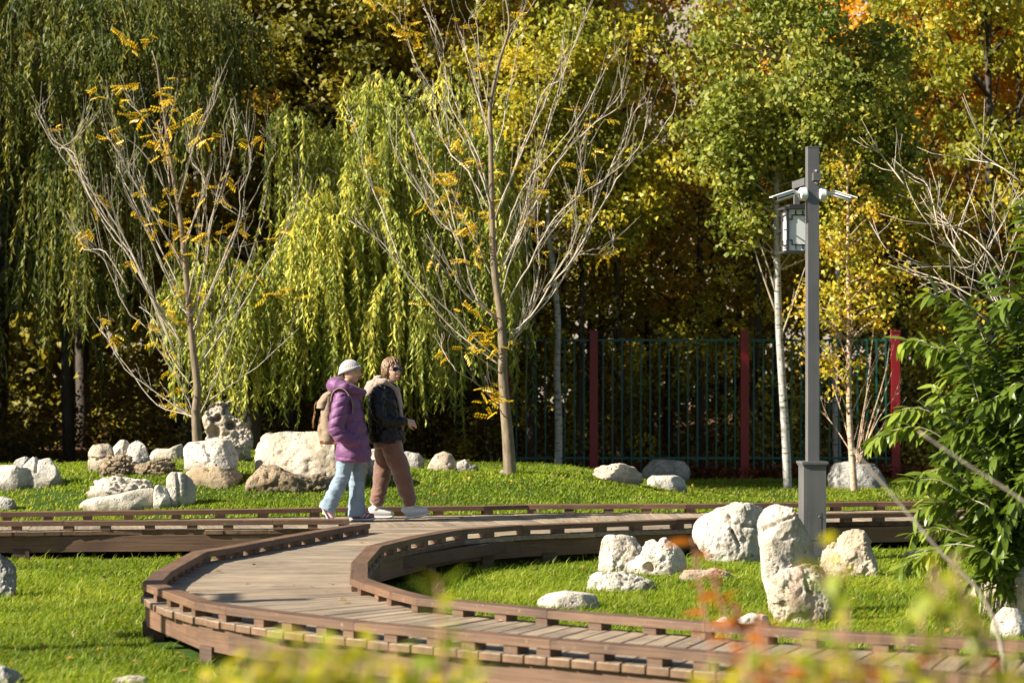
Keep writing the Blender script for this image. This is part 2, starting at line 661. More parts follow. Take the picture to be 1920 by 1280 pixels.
def local_quad(name, q, z0, z1, m, parent, gap=0.0, share=None):
    "a slab on a quad (p0,p1,p2,p3), its local x running from p0 to p1"
    p0, p1, p2, p3 = [Vector((p[0], p[1], 0)) for p in q]
    c = (p0 + p1 + p2 + p3) / 4
    ax = ((p1 - p0) + (p2 - p3)).normalized()
    ang = math.atan2(ax.y, ax.x)
    rot = Matrix.Rotation(-ang, 3, 'Z')
    ps = [rot @ (p - c) for p in (p0, p1, p2, p3)]
    if gap:
        ps[0].y += gap; ps[1].y += gap; ps[2].y -= gap; ps[3].y -= gap
    h = (z1 - z0) / 2
    b = MB()
    e = 0.004                                       # eased upper edges
    cc = sum(ps, Vector()) / 4
    top = [(p.x - math.copysign(e, p.x), p.y - math.copysign(e, p.y), h) for p in ps]
    mid = [(p.x, p.y, h - e) for p in ps]
    bot = [(p.x, p.y, -h) for p in ps]
    b.add(bot + mid + top, [(3, 2, 1, 0)] + [(i, (i + 1) % 4, (i + 1) % 4 + 4, i + 4) for i in range(4)]
          + [(i + 4, (i + 1) % 4 + 4, (i + 1) % 4 + 8, i + 8) for i in range(4)] + [(8, 9, 10, 11)])
    me = b.mesh(name)
    me.materials.append(m)
    if name == 'plank':
        me.materials.append(MAT['plank_end'])
        for p in me.polygons:
            if abs(p.normal.x) > .8:
                p.material_index = 1
    o = bpy.data.objects.new(name, me)
    finish(o, parent)
    o.location = (c.x, c.y, (z0 + z1) / 2)
    o.rotation_euler = (0, 0, ang)
    return o


for q in plank_quads:
    j = rng.uniform(-.0025, .0025)
    e = rng.uniform(-.006, .010)
    q = [Vector((p[0], p[1])) for p in q]
    ax = (q[1] - q[0]).normalized()
    q = [q[0] - ax * e, q[1] + ax * e, q[2] + ax * e, q[3] - ax * e]
    local_quad('plank', q, DECK - TH + j, DECK + j, MAT['plank'], walk, gap=rng.uniform(.004, .008) + (.003 if q[0].y > 21.4 else 0))


def offset_line(pts, w):
    "polyline shifted to its left by w, mitred"
    out = []
    for i, p in enumerate(pts):
        a = Vector(pts[max(i - 1, 0)])
        c = Vector(pts[min(i + 1, len(pts) - 1)])
        p = Vector(p)
        t1 = (p - a).normalized() if (p - a).length > 1e-6 else (c - p).normalized()
        t2 = (c - p).normalized() if (c - p).length > 1e-6 else t1
        n1, n2 = Vector((-t1.y, t1.x)), Vector((-t2.y, t2.x))
        m = (n1 + n2).normalized()
        out.append(tuple(p + m * (w / max(0.35, m.dot(n1)))))
    return out


block_meshes = {}


def edge(pts, side, pitch=0.40, fascia=True, posts=(), rail=True):
    "kerb rail on blocks along an edge of the deck; side is +1 when the deck lies to the left of the line"
    o0, o1 = offset_line(pts, side * .008), offset_line(pts, side * .138)
    oc = offset_line(pts, side * .072)
    f0, f1 = offset_line(pts, side * .030), offset_line(pts, side * .085)
    for i in range(len(pts) - 1):
        if rail:
            g = 0.0015
            t = (Vector(pts[i + 1]) - Vector(pts[i])).normalized() * g
            q = [Vector(o0[i]) + t, Vector(o0[i + 1]) - t, Vector(o1[i + 1]) - t, Vector(o1[i]) + t]
            if side < 0:
                q = [q[3], q[2], q[1], q[0]]
            dz = rng.uniform(-.002, .002)
            bm_ = local_quad('rail_beam', q, DECK + .047 + dz, DECK + .094 + dz, MAT['rail'], walk)
            ln = math.dist(oc[i], oc[i + 1])
            k = max(1, round(ln / pitch))
            for j in range(k + 1):
                if j == k and i < len(pts) - 2:
                    continue
                s = (j / k) * ln + (0.05 if j == 0 else (-.06 if j == k else rng.uniform(-.03, .03)))
                p = lerp2(oc[i], oc[i + 1], s / ln)
                if 'm' not in block_meshes:
                    b = MB().box((0, 0, 0), (.092, .112, .0455))
                    me = b.mesh('rail_block')
                    me.materials.append(MAT['rail'])
                    block_meshes['m'] = me
                o = bpy.data.objects.new('rail_block', block_meshes['m'])
                finish(o, bm_)
                loc = Vector((p[0], p[1], DECK + .0236 + .0008)) - bm_.location
                o.location = Matrix.Rotation(-bm_.rotation_euler[2], 3, 'Z') @ loc
                o.rotation_euler = (0, 0, math.atan2(oc[i + 1][1] - oc[i][1], oc[i + 1][0] - oc[i][0]) - bm_.rotation_euler[2] + rng.uniform(-.03, .03))
        if fascia:
            q = [f0[i], f0[i + 1], f1[i + 1], f1[i]]
            if side < 0:
                q = [q[3], q[2], q[1], q[0]]
            d = rng.uniform(0, .006)
            local_quad('fascia_beam', q, DECK - TH - .155 - d, DECK - TH - .004, MAT['fascia'], walk)
    for i, t in posts:
        p = lerp2(oc[i], oc[i + 1], t)
        p = lerp2(p, o1[i], .25)
        b = MB().box((0, 0, 0), (.15, .15, .32))
        me = b.mesh('post')
        me.materials.append(MAT['post'])
        o = bpy.data.objects.new('post', me)
        finish(o, walk)
        o.location = (p[0], p[1], -.03)
        o.rotation_euler = (0, 0, math.atan2(pts[i + 1][1] - pts[i][1], pts[i + 1][0] - pts[i][0]))


def pick(line, idx):
    return [line[i] for i in idx]


loop_out = pick([p[0] for p in LOOP], [0, 1, 3, 5, 7, 9, 10, 12, 13, 15]) + pick(OUTER_UP, [1, 2, 3, 4])
edge(loop_out, -1, .30, posts=[(1, .1), (2, .3), (3, .5), (4, .4), (5, .9), (7, .05), (8, .6), (9, .5), (11, .5)])
loop_in = pick([p[1] for p in LOOP], [0, 1, 3, 4, 6, 8, 9, 11]) + [(-1.0, 16.1), (-1.08, 17.34)] + pick(INNER_UP, [1, 3, 5, 7, 9, 11, 13]) + [(4.06, 22.95), (6.8, 23.35)]
edge(loop_in, 1, .36, posts=[(1, .5), (3, .5), (5, .5), (9, .3), (11, .3), (12, .6), (13, .5), (14, .4), (15, .8), (16, .4)])
edge([(-7.4, 21.40), (-5.6, 21.53), (-4.25, 21.70), (-2.28, 21.85), (-1.55, 21.90)], 1, .42, posts=[(0, .3), (1, .95), (2, .9), (3, .6)])
edge(pick(BACK, [0, 1, 3, 4, 5, 6, 8, 9, 10, 11]), -1, .42, posts=[(1, .5), (3, .5), (5, .5), (7, .5)])


# ------------------------------------------------------------------ grass
def in_poly(x, y, poly):
    inside = np.zeros(len(x), bool)
    n = len(poly)
    for i in range(n):
        x1, y1 = poly[i]
        x2, y2 = poly[(i + 1) % n]
        c = ((y1 > y) != (y2 > y)) & (x < (x2 - x1) * (y - y1) / (y2 - y1 + 1e-12) + x1)
        inside ^= c
    return inside


deck_polys = [[p[0] for p in LOOP] + [p[1] for p in LOOP][::-1],
              OUTER_UP + [(2.2, 22.7), (3.0, 22.68)] + INNER_UP[::-1], FRONT + BACK[::-1]]


def make_grass():
    rs = np.random.RandomState(11)
    P = []
    for (y0, y1, dens) in ((10.5, 16, 4600), (16, 22, 3600), (22, 27, 2300), (27, 31.5, 1150), (31.5, 36.6, 800)):
        hw0 = 960 / FPX * y1 + 0.5
        n = int((y1 - y0) * 2 * hw0 * dens)
        x = rs.uniform(-hw0, hw0, n)
        yy = rs.uniform(y0, y1, n)
        # only what this part of the lawn could show (a step to the side included)
        keep = np.abs(x) < 960 / FPX * yy + 0.5
        if y0 < 16:
            keep &= ~((yy < 12.6) & (x > -1.6))
        P.append(np.stack([x[keep], yy[keep]], 1))
    P = np.concatenate(P)
    x, yy = P[:, 0], P[:, 1]
    keep = np.ones(len(x), bool)
    for pl in deck_polys:
        keep &= ~in_poly(x, yy, pl)
    patch = fbm(np.stack([x * 1.1, yy * 1.1, x * 0], 1), 3, 3)
    bare = (patch > 0.64) & (yy > 25) & (rs.rand(len(x)) < .75)
    keep &= ~bare
    x, yy, patch = x[keep], yy[keep], patch[keep]
    n = len(x)
    z = ground_z(x, yy)
    tuft = fbm(np.stack([x * 6, yy * 6, x * 0], 1), 8, 2)
    far = smooth(22, 27, yy)
    h = (0.027 + 0.042 * tuft + 0.03 * rs.rand(n)) * (1 - 0.38 * far) * (0.75 + 0.5 * patch)
    h *= np.where(rs.rand(n) < 0.02, 1.9, 1)
    w = 0.0042 + 0.0045 * smooth(14, 32, yy)
    az = rs.uniform(0, 2 * PI, n)
    lean = rs.uniform(0.15, 0.95, n) * h
    wind = 0.2 * h
    dx, dy = np.cos(az), np.sin(az)
    sx, sy = -dy, dx
    b = np.stack([x, yy, z - 0.005], 1)
    S = np.stack([sx, sy, np.zeros(n)], 1) * w[:, None]
    mid = b + np.stack([dx * lean * .3, dy * lean * .3, h * .62], 1)
    tip = b + np.stack([dx * lean + wind, dy * lean, h * (1 - .12 * (lean / h))], 1)
    V = np.stack([b - S, b + S, mid + S * .75, mid - S * .75, tip], 1).reshape(-1, 3)
    k = np.arange(n) * 5
    F = np.concatenate([np.stack([k, k + 1, k + 2], 1), np.stack([k, k + 2, k + 3], 1), np.stack([k + 3, k + 2, k + 4], 1)])
    rnd = np.clip(0.5 + 0.9 * (patch - .5) + rs.normal(0, .17, n), 0, 1)
    rnd = np.where(rs.rand(n) < 0.035, 0.98, rnd * 0.9)
    me = np_mesh('lawn_grass', V, F, dict(rnd=np.tile(rnd, 3)))
    m = leafy('grass_blade', [(0.0, (0.080, 0.125, 0.008)), (0.45, (0.200, 0.280, 0.017)), (0.88, (0.36, 0.40, 0.035)), (0.97, (0.42, 0.36, 0.14))], 0.55, 0.45, 0.25)
    o = me_obj('lawn_grass', me, m)
    tag(o, 'lush green lawn grass around the stones and the boardwalk', 'grass', None, 'stuff')


make_grass()


def make_fallen_leaves():
    rs = np.random.RandomState(77)
    n = 2600
    yy = rs.uniform(11, 36, n)
    x = rs.uniform(-1, 1, n) * (960 / FPX * yy + .6)
    dens = fbm(np.stack([x * .5, yy * .5, x * 0], 1), 19, 2)
    keep = rs.rand(n) < smooth(.35, .65, dens) * .75 + .12
    x, yy = x[keep], yy[keep]
    n = len(x)
    on_deck = np.zeros(n, bool)
    for pl in deck_polys:
        on_deck |= in_poly(x, yy, pl)
    ok = ~on_deck | (rs.rand(n) < .35)
    x, yy, on_deck = x[ok], yy[ok], on_deck[ok]
    n = len(x)
    z = np.where(on_deck, DECK + .006, ground_z(x, yy) + rs.uniform(.02, .06, n))
    C = np.stack([x, yy, z], 1)
    D = np.stack([rs.normal(size=n), rs.normal(size=n), np.where(on_deck, .05, rs.normal(0, .35, n))], 1)
    D /= np.linalg.norm(D, axis=1)[:, None]
    S = np.cross(D, np.stack([rs.normal(0, .2, n), rs.normal(0, .2, n), np.ones(n)], 1))
    S /= np.linalg.norm(S, axis=1)[:, None]
    U = np.cross(S, D)
    L = rs.uniform(.03, .065, n)[:, None]
    m = C + D * L * .45 + U * L * .12
    V = np.stack([C, m + S * L * .33, C + D * L, m - S * L * .33], 1).reshape(-1, 3)
    k = np.arange(n) * 4
    me = np_mesh('fallen_leaves', V, np.stack([k, k + 1, k + 2, k + 3], 1), dict(rnd=rs.rand(n)))
    m = leafy('fallen_leaf', [(0, (.16, .07, .02)), (.4, (.36, .20, .03)), (.8, (.50, .33, .04)), (1, (.30, .09, .02))], .6, .2, .2)
    tag(me_obj('fallen_leaves', me, m), 'scattered small yellow and brown fallen leaves on the lawn and deck', 'fallen leaves', None, 'stuff')


make_fallen_leaves()


# ------------------------------------------------------------------ fence behind the lawn
red_m = plain('red_paint', (0.20, 0.005, 0.010), 0.45, 0.12, 3)
teal_m = plain('teal_paint', (0.006, 0.075, 0.058), 0.45, 0.15, 3)


def make_fence():
    Y, x0, x1 = 36.5, -5.9, 8.4
    f = thing('railing_fence', 'tall teal railing fence with red posts at the back of the lawn', 'fence', (1.3, Y, 0))
    px = 1.3
    posts = [-.08]
    while px < x1 + .1:
        posts.append(px)
        px += 2.4
    base = MB().box((0, 0, 1.17), (.13, .13, 2.34))
    base.box((0, 0, 2.355), (.15, .15, .03))
    me = base.mesh('post')
    me.materials.append(red_m)
    for p in posts:
        o = finish(bpy.data.objects.new('post', me), f)
        o.location = (p - 1.3, 0, 0)
    bar = MB().box((0, 0, 1.20), (.024, .024, 2.08)).mesh('bar')
    bar.materials.append(teal_m)
    rail = MB().box((0, 0, 0), (2.4 - .14, .03, .035)).mesh('cross_rail')
    rail.materials.append(teal_m)
    for a, b in zip(posts, posts[1:]):
        for z in (0.34, 2.215):
            o = finish(bpy.data.objects.new('cross_rail', rail), f)
            o.location = ((a + b) / 2 - 1.3, 0.0285, z)
            o.scale = ((b - a - .14) / (2.4 - .14), 1, 1)
        nb = round((b - a) / .15)
        for k in range(1, nb):
            o = finish(bpy.data.objects.new('bar', bar), f)
            o.location = (a + (b - a) * k / nb - 1.3, 0, 0)


make_fence()


# ------------------------------------------------------------------ apartment block far behind the trees
def make_building():
    Y = 95.0
    b = thing('apartment_building', 'pale pink and white apartment block glimpsed between the yellow crowns', 'building', (4, Y, 0))
    wall = plain('pale_render', (0.50, 0.44, 0.36), 0.9, 0.06, .4)
    white = plain('white_panel', (0.78, 0.78, 0.78), 0.8, 0.05, .4)
    glass = plain('window_glass', (0.10, 0.15, 0.22), 0.12, 0.2, .3)
    x0, x1, H, dep = -22.0, 25.0, 30.0, 12.0
    MB().box((0, Y + dep / 2, H / 2), (x1 - x0, dep, H)).build('wall', wall, b)
    MB().box((0, Y + dep / 2, H + .25), (x1 - x0 + 1, dep + 1, .5)).build('roof', white, b)
    fr = MB().box((0, 0, 0), (1.9, .16, 1.75)).mesh('window')
    fr.materials.append(white)
    pn = MB().box((-.44, 0, 0), (.78, .05, 1.5)).box((.44, 0, 0), (.78, .05, 1.5)).mesh('pane')
    pn.materials.append(glass)
    bal = MB().box((0, -.6, -1.25), (2.6, 1.2, .16)).box((0, -1.17, -.72), (2.6, .06, 1.0)).box((-1.27, -.6, -.72), (.06, 1.14, 1.0)).box((1.27, -.6, -.72), (.06, 1.14, 1.0)).mesh('balcony')
    bal.materials.append(white)
    for i in range(10):
        for j in range(3, 9):
            x, z = x0 + 2.6 + i * 4.7, 1.8 + j * 3.0
            o = finish(bpy.data.objects.new('window', fr), b)
            o.location = (x - 4, -.05, z)
            p = finish(bpy.data.objects.new('pane', pn), o)
            p.location = (0, -.09, 0)
            if i % 3 == 1:
                q = finish(bpy.data.objects.new('balcony', bal), b)
                q.location = (x - 4, -.13, z)


make_building()


# ------------------------------------------------------------------ lamp post
def make_lamp(p, label, cams=True):

    base = Vector((p.x, p.y, 0))
    yaw = R(6)
    Rz = Matrix.Rotation(yaw, 3, 'Z')
    N = Nodes('grey_paint')
    v = N.coords()
    st = N.noise(N.coords((14, 14, 1.2)), 1.0, 4, .6)
    sc = N.noise(v, 3.0, 4)
    gc = N.mix(N.ramp(st, [(.45, (0, 0, 0)), (.75, (.5, .5, .5))]), N.ramp(sc, [(.3, (.095, .092, .097)), (.7, (.125, .122, .126))]), (.17, .155, .135))
    grey = N.done(N.bsdf(Base_Color=gc, Roughness=N.ramp(st, [(.3, (.36,) * 3), (.8, (.6,) * 3)]), Normal=N.bump(N.noise(v, 60, 3), .06, .003)))
    dark = plain('dark_metal', (0.035, 0.034, 0.038), 0.5, 0.1)
    milk = plain('milky_glass', (0.74, 0.74, 0.71), 0.55, 0.04, 5)
    steel = plain('bolt_steel', (0.55, 0.55, 0.56), 0.3, 0.05, 5, metal=0.9)
    t = thing('street_lamp', label, 'lamp', base)

    def B(mb, c, s):
        c = Rz @ Vector(c)
        return mb.box(base + c, s, yaw)

    m = B(MB(), (0, 0, .47), (.215, .215, .94))
    m.build('base', grey, t)
    m = B(MB(), (.0, -.1085, .36), (.12, .004, .26))
    d = m.build('access_door', grey, t)
    q = MB()
    for z_ in (.27, .45):
        q.ball(base + Rz @ Vector((.04, -.111, z_)), .007, 8, 6)
    q.build('bolt', steel, d)
    m = B(MB(), (0, 0, .952), (.250, .250, .024))
    B(m, (0, 0, .932), (.232, .232, .02))
    m.build('collar', grey, t)
    m = B(MB(), (0, 0, .964 + 1.475), (.108, .108, 2.95))
    m.build('pole', grey, t)
    m = B(MB(), (0, 0, 3.917), (.112, .112, .012))
    m.build('cap', grey, t)
    # bracket arm running back from the pole to the lantern
    m = B(MB(), (-.03, .30, 3.60), (.075, .50, .07))
    B(m, (-.035, .50, 3.47), (.05, .05, .26))
    B(m, (-.03, .10, 3.50), (.05, .10, .14))
    m.build('arm', grey, t)
    m = B(MB(), (.022, -.078, 3.635), (.072, .05, .072))
    c = m.build('clamp', grey, t)
    bo = MB()
    for z in (3.69, 3.58):
        bo.ball(base + Rz @ Vector((.022, -.07, z)), .016, 8, 6)
    bo.build('bolt', steel, c)
    # lantern: frame, milky panes, stepped lattice
    lx, ly, z0, z1, w = -.035, .50, 2.965, 3.36, .25
    fr = MB()
    for sx in (-1, 1):
        for sy in (-1, 1):
            B(fr, (lx + sx * (w / 2 - .011), ly + sy * (w / 2 - .011), (z0 + z1) / 2), (.022, .022, z1 - z0))
    B(fr, (lx, ly, z0 - .012), (w + .05, w + .05, .022))
    B(fr, (lx, ly, z1 + .012), (w + .05, w + .05, .022))
    B(fr, (lx, ly, z1 + .035), (w * .7, w * .7, .03))
    lan = fr.build('lantern', dark, t)
    pane = MB()
    B(pane, (lx, ly, (z0 + z1) / 2), (w - .03, w - .03, z1 - z0 - .002))
    pane.build('pane', milk, lan)
    lat = MB()

    def bar(u0, v0, u1, v1):
        for side in range(4):
            r = Matrix.Rotation(side * PI / 2, 3, 'Z')
            cu, cv = (u0 + u1) / 2, (v0 + v1) / 2
            su, sv = abs(u1 - u0) + .011, abs(v1 - v0) + .011
            c = Rz @ (Vector((lx, ly, 0)) + r @ Vector((cu, -(w / 2 - .011), 0)))
            lat.box(base + c + Vector((0, 0, (z0 + z1) / 2 + cv)), (su, .011, sv), yaw + side * PI / 2)
    for sx in (-1, 1):
        a, bb, d = .105 * sx, .07 * sx, .035 * sx
        bar(a, -.10, a, .10)
        bar(a, .10, bb, .10); bar(bb, .10, bb, .142); bar(bb, .142, d, .142); bar(d, .142, d, .18)
        bar(a, -.10, bb, -.10); bar(bb, -.10, bb, -.142); bar(bb, -.142, d, -.142); bar(d, -.142, d, -.18)
        bar(.148 * sx, 0, a, 0)
    bar(-.03, .142, .03, .142)
    bar(-.03, -.142, .03, -.142)
    lat.build('lattice', dark, lan)

    if not cams:
        return
    # two security cameras on the pole
    white = plain('white_plastic', (0.74, 0.73, 0.70), 0.35, 0.03)
    black = plain('black_plastic', (0.02, 0.02, 0.022), 0.25, 0.1)
    for sx, lab in ((-1, 'white security camera on the left side of the lamp post, pointing down left'),
                    (1, 'white security camera on the right side of the lamp post, pointing down right')):
        z = 3.475
        bx = Rz @ Vector((sx * .054, 0, 0)) + base
        c = thing('security_camera', lab, 'security camera', bx + Vector((0, 0, z)), 'security cameras on the lamp post')
        q = MB()
        q.tube([bx + Rz @ Vector((0, -.02, z)), bx + Rz @ Vector((sx * .012, -.02, z)), bx + Rz @ Vector((sx * .062, -.02, z)), bx + Rz @ Vector((sx * .075, -.02, z))], [.052, .062, .062, .050], 20)
        q.build('mount', white, c, False)
        e0 = bx + Rz @ Vector((sx * .075, -.02, z + .012))
        e1 = bx + Rz @ Vector((sx * .15, -.03, z + .012))
        MB().tube([e0, e1], [.019, .019], 10).build('swivel_arm', white, c, True)
        d = (Rz @ Vector((sx * .92, -.22, 0)) + Vector((0, 0, -.30))).normalized()
        s = d.cross(Vector((0, 0, 1))).normalized()
        u = s.cross(d)
        M4 = Matrix((d, s, u)).transposed()
        p0 = bx + Rz @ Vector((sx * .135, -.03, z + .01))
        hb = MB()
        L_ = .19
        n = 10
        for end in (0, 1):
            pass
        hb.tube([p0, p0 + d * .012, p0 + d * (L_ - .02), p0 + d * L_], [(.028, .022), (.037, .029), (.037, .029), (.033, .025)], 14, side=s)
        body = hb.build('housing', white, c, True)
        sh = MB().box(p0 + d * (L_ / 2 + .018) + u * .027, (L_ + .05, .082, .009), 0, M4)
        sh.build('sunshield', white, body)
        st = MB().box(p0 + d * (L_ / 2) - u * .004, (L_ * .94, .0775, .012), 0, M4)
        st.build('trim', black, body)
        MB().tube([p0 + d * (L_ - .001), p0 + d * (L_ + .004)], [(.028, .02), (.027, .019)], 14, side=s).build('lens', black, body, True)


make_lamp(on(1523, 1056, 0.0), "dark grey square lamp post with a lattice lantern, behind the leaning stone")
# the next lamp of the row stands outside the frame; its long thin shadow crosses the near lawn and the deck
make_lamp(Vector((-6.75, 13.95, 0)), 'dark grey square lamp post standing on the near lawn far left of the boardwalk bend', False)


# ------------------------------------------------------------------ stones
rock_no = [0]
ROCK_PEN = {}


def rock(name, label, pts, m, depth=0.8, frame=None, amp=1.0, pits=0.0, strata=0.0, group='limestone garden stones', base=None, front=.76, holes=(), grooves=(), res=34, yshift=0.0, planes=13, stand_on=None):
    "a stone with the given outline, its own depth, broken faces and pits"
    rock_no[0] += 1
    sd_ = rock_no[0]
    if frame:
        ox, oy, s = frame
        pts = [(ox + x / s, oy + y / s) for x, y in pts]
        holes = [(ox + x / s, oy + y / s, r / s) for x, y, r in holes]
        grooves = [[(ox + x / s, oy + y / s) for x, y in g] for g in grooves]
    xs, ys = [p[0] for p in pts], [p[1] for p in pts]
    yb = base or max(ys)
    g = on_ground((min(xs) + max(xs)) / 2, yb - 1) if stand_on is None else stand_on
    px = g.y / FPX
    W, H = (max(xs) - min(xs)) * px, (max(ys) - min(ys)) * px
    D = depth * min(max(W, .3), 1.6 * H + .2)
    Y = g.y + D * .30 + yshift
    xc, yl = (min(xs) + max(xs)) / 2, max(ys)
    P = [at(xc + (x - xc) * 1.03, yl + (y - yl) * 1.035, Y) for x, y in pts]
    zb = min(gz(p.x, Y) for p in P) - .06 if stand_on is None else g.z - .02
    cx = sum(p.x for p in P) / len(P)
    P = [Vector((p.x, 0, max(p.z, zb))) if p.z > zb + .10 or stand_on is not None else Vector((p.x, 0, zb)) for p in P]
    mb = MB()
    tt = [-1, -.86, -.45, 0, .45, .82, 1]
    ss = [front, .5 * front + .53, .99, 1, .96, .84, .60]
    r_ = random.Random(sd_ * 7 + 1)
    skew = r_.uniform(-.12, .12)
    n = len(P)
    rings = []
    for t, s in zip(tt, ss):
        ring = []
        for p in P:
            x = cx + (p.x - cx) * (s if t else 1) + skew * t * D * .4
            z = zb + (p.z - zb) * (1 - (1 - s) * .72)
            ring.append((x, Y + t * D / 2 + (.14 * D * (p.z - zb) / max(H, .1) if t < 0 else 0), z))
        rings.append(ring)
    vs = [v for rg in rings for v in rg]
    fs = [(i * n + k, i * n + (k + 1) % n, (i + 1) * n + (k + 1) % n, (i + 1) * n + k) for i in range(len(tt) - 1) for k in range(n)]
    fs += [tuple(range(n - 1, -1, -1)), tuple((len(tt) - 1) * n + k for k in range(n))]
    mb.add(vs, fs)
    me = mb.mesh(name)
    bm = bmesh.new()
    bm.from_mesh(me)
    bmesh.ops.triangulate(bm, faces=bm.faces[:])
    bmesh.ops.recalc_face_normals(bm, faces=bm.faces[:])
    bm.to_mesh(me)
    bm.free()
    size = max(W, H)
    vox = max(size / (res * 1.35), .009)
    me = remesh(me, vox, 3, .5)
    S = min(W, H + .05, .9)
    # broad broken planes
    nv_ = len(me.vertices)
    co = np.empty(nv_ * 3, np.float32)
    me.vertices.foreach_get('co', co)
    co = co.reshape(-1, 3).astype(float)
    mid = co.mean(0)
    for k in range(planes):
        a = r_.uniform(-.80 * PI, -.20 * PI) if k % 5 else r_.uniform(.2 * PI, .8 * PI)
        el = r_.uniform(-.2, .65)
        nn = np.array([math.cos(a) * math.cos(el), math.sin(a) * math.cos(el), math.sin(el)])
        h = (co - mid) @ nn
        lim = np.quantile(h, r_.uniform(.84, .96))
        co -= nn * np.maximum(0, h - lim)[:, None] * .85
    me.vertices.foreach_set('co', co.astype(np.float32).ravel())
    me.update()

    def f(co, no):
        q = co + sd_ * 13.7
        d = (fbm(q * (1.5 / S), sd_, 2) - .5) * .17 * S * amp + .028 * S
        # smooth faces next to broken ones
        msk = .22 + .85 * smooth(.44, .60, fbm(q * (2.3 / S), sd_ + 60, 2))
        c1 = np.abs(fbm(q * (2.6 / S), sd_ + 40, 3) - .5) * 2
        d -= (1 - smooth(0, .06, c1)) * .020 * S * amp * msk
        d += (fbm(q * (6.5 / S), sd_ + 80, 4) - .5) * .058 * S * amp * msk
        rg = 1 - np.abs(fbm(q * (10 / S), sd_ + 90, 3) - .5) * 2
        d -= smooth(.82, .98, rg) * .015 * S * amp * msk
        if pits:
            pn = fbm(q * (6.5 / S), sd_ + 20, 3)
            pn2 = fbm(q * (13 / S), sd_ + 25, 2)
            d -= (smooth(.52, .66, pn) * .17 + smooth(.55, .68, pn2) * .07) * S * pits
        if strata:
            zz = (co[:, 2] + .18 * co[:, 0] + .05 * vnoise(q * 3, 2)) / S * 9
            d -= (smooth(.55, .95, np.abs(np.sin(zz * 1.6))) * .05) * S * strata
        scrx = CX + co[:, 0] / co[:, 1] * FPX
        scry = HY + (CH - co[:, 2]) / co[:, 1] * FPX
        frontal = smooth(.2, -.3, no[:, 1])
        for hx, hy, hr in holes:
            rr = np.hypot(scrx - hx, scry - hy) / hr
            d -= (1 - smooth(.55, 1.15, rr)) * .26 * S * frontal
        for gpts in grooves:
            for a, b in zip(gpts, gpts[1:]):
                ax, ay = a
                bx, by = b
                L2 = (bx - ax) ** 2 + (by - ay) ** 2
                t = np.clip(((scrx - ax) * (bx - ax) + (scry - ay) * (by - ay)) / L2, 0, 1)
                rr = np.hypot(scrx - ax - t * (bx - ax), scry - ay - t * (by - ay))
                d -= (1 - smooth(1.0, 4.5, rr)) * .07 * S * frontal
        lim = .9
        return np.clip(d, -.3 * S * lim, .2 * S)
    push(me, f)
    foot = Vector((cx, Y, max(zb + .06, gz(cx, Y)) if stand_on is None else g.z))
    me.transform(Matrix.Translation(-foot))
    me.materials.append(MAT[m])
    ang = np.ones(len(me.polygons), bool)
    me.polygons.foreach_set('use_smooth', ang)
    o = bpy.data.objects.new(name, me)
    COL.objects.link(o)
    o.location = foot
    tag(o, label, 'stone', group)
    return o, Vector((cx, g.y, zb + .06 + H))


F1 = (120, 730, 4.8)
F2 = (1080, 930, 4.5725)
F3 = (1400, 920, 4.571)
# --- on the bank behind the boardwalk, left
rock('boulder', 'smooth white boulder cut by the left edge of the picture, beside a domed one', [(-30, 880), (5, 874), (30, 872), (52, 880), (62, 900), (60, 917), (-30, 919)], 'white_rock', .7)
rock('boulder', 'white domed boulder with a creased top, right of the cut one at the far left', [(26, 914), (36, 890), (48, 872), (62, 858), (72, 866), (92, 862), (108, 876), (117, 898), (115, 914)], 'white_rock', .7, grooves=[[(70, 862), (68, 885)]])
rock('boulder', 'low grey stone behind the white domed boulder', [(24, 878), (30, 862), (45, 856), (64, 859), (70, 880)], 'grey_rock', .6, base=900, yshift=.5)
rock('boulder', 'small rounded grey stone low at the left edge behind the rail', [(-20, 958), (-18, 938), (5, 932), (24, 937), (31, 950), (26, 960)], 'grey_rock', .8)
rock('boulder', 'pinkish brown cracked block, left end of the rear stone row', [(235, 735), (212, 640), (212, 570), (240, 510), (330, 492), (420, 500), (432, 600), (425, 735)], 'cream_rock', .8, F1, grooves=[[(215, 615), (300, 630), (370, 620)]])
rock('boulder', 'grey white humped boulder in the rear row, right of the pinkish block', [(410, 700), (420, 540), (450, 480), (530, 460), (600, 475), (640, 520), (640, 690)], 'white_rock', .7, F1)
rock('boulder', 'pale boulder with a rounded knob on its top in the rear row', [(600, 690), (575, 600), (600, 500), (650, 458), (700, 452), (728, 500), (760, 600), (770, 650), (740, 690)], 'white_rock', .8, F1)
rock('pitted_stone', 'dark brown crumbly tufa stone with a folded rim, in front of the rear row', [(335, 790), (335, 700), (360, 620), (400, 575), (450, 600), (540, 590), (610, 620), (640, 680), (620, 760), (560, 790)], 'brown_rock', .8, F1, 1.2, .8, 0.8)
rock('pitted_stone', 'flat brown tufa slab with a weathered right end, below the pale knob stone', [(620, 740), (640, 680), (760, 650), (850, 625), (960, 625), (1015, 650), (1020, 740), (930, 775), (800, 785), (700, 780)], 'brown_rock', .7, F1, 1.1, .6, 0.8)
rock('boulder', 'long low pale stone lying between the rear row and the young tree', [(755, 600), (770, 555), (850, 532), (950, 540), (1020, 505), (1085, 488), (1100, 560), (1090, 640), (900, 650), (790, 640)], 'white_rock', .6, F1)
o_s, _ = rock('stone_slab', 'tan sandstone slab lying under the white cracked block', [(1115, 870), (1105, 760), (1120, 715), (1300, 700), (1560, 695), (1600, 720), (1590, 790), (1530, 850), (1440, 875), (1200, 885)], 'tan_rock', .8, F1, .8)
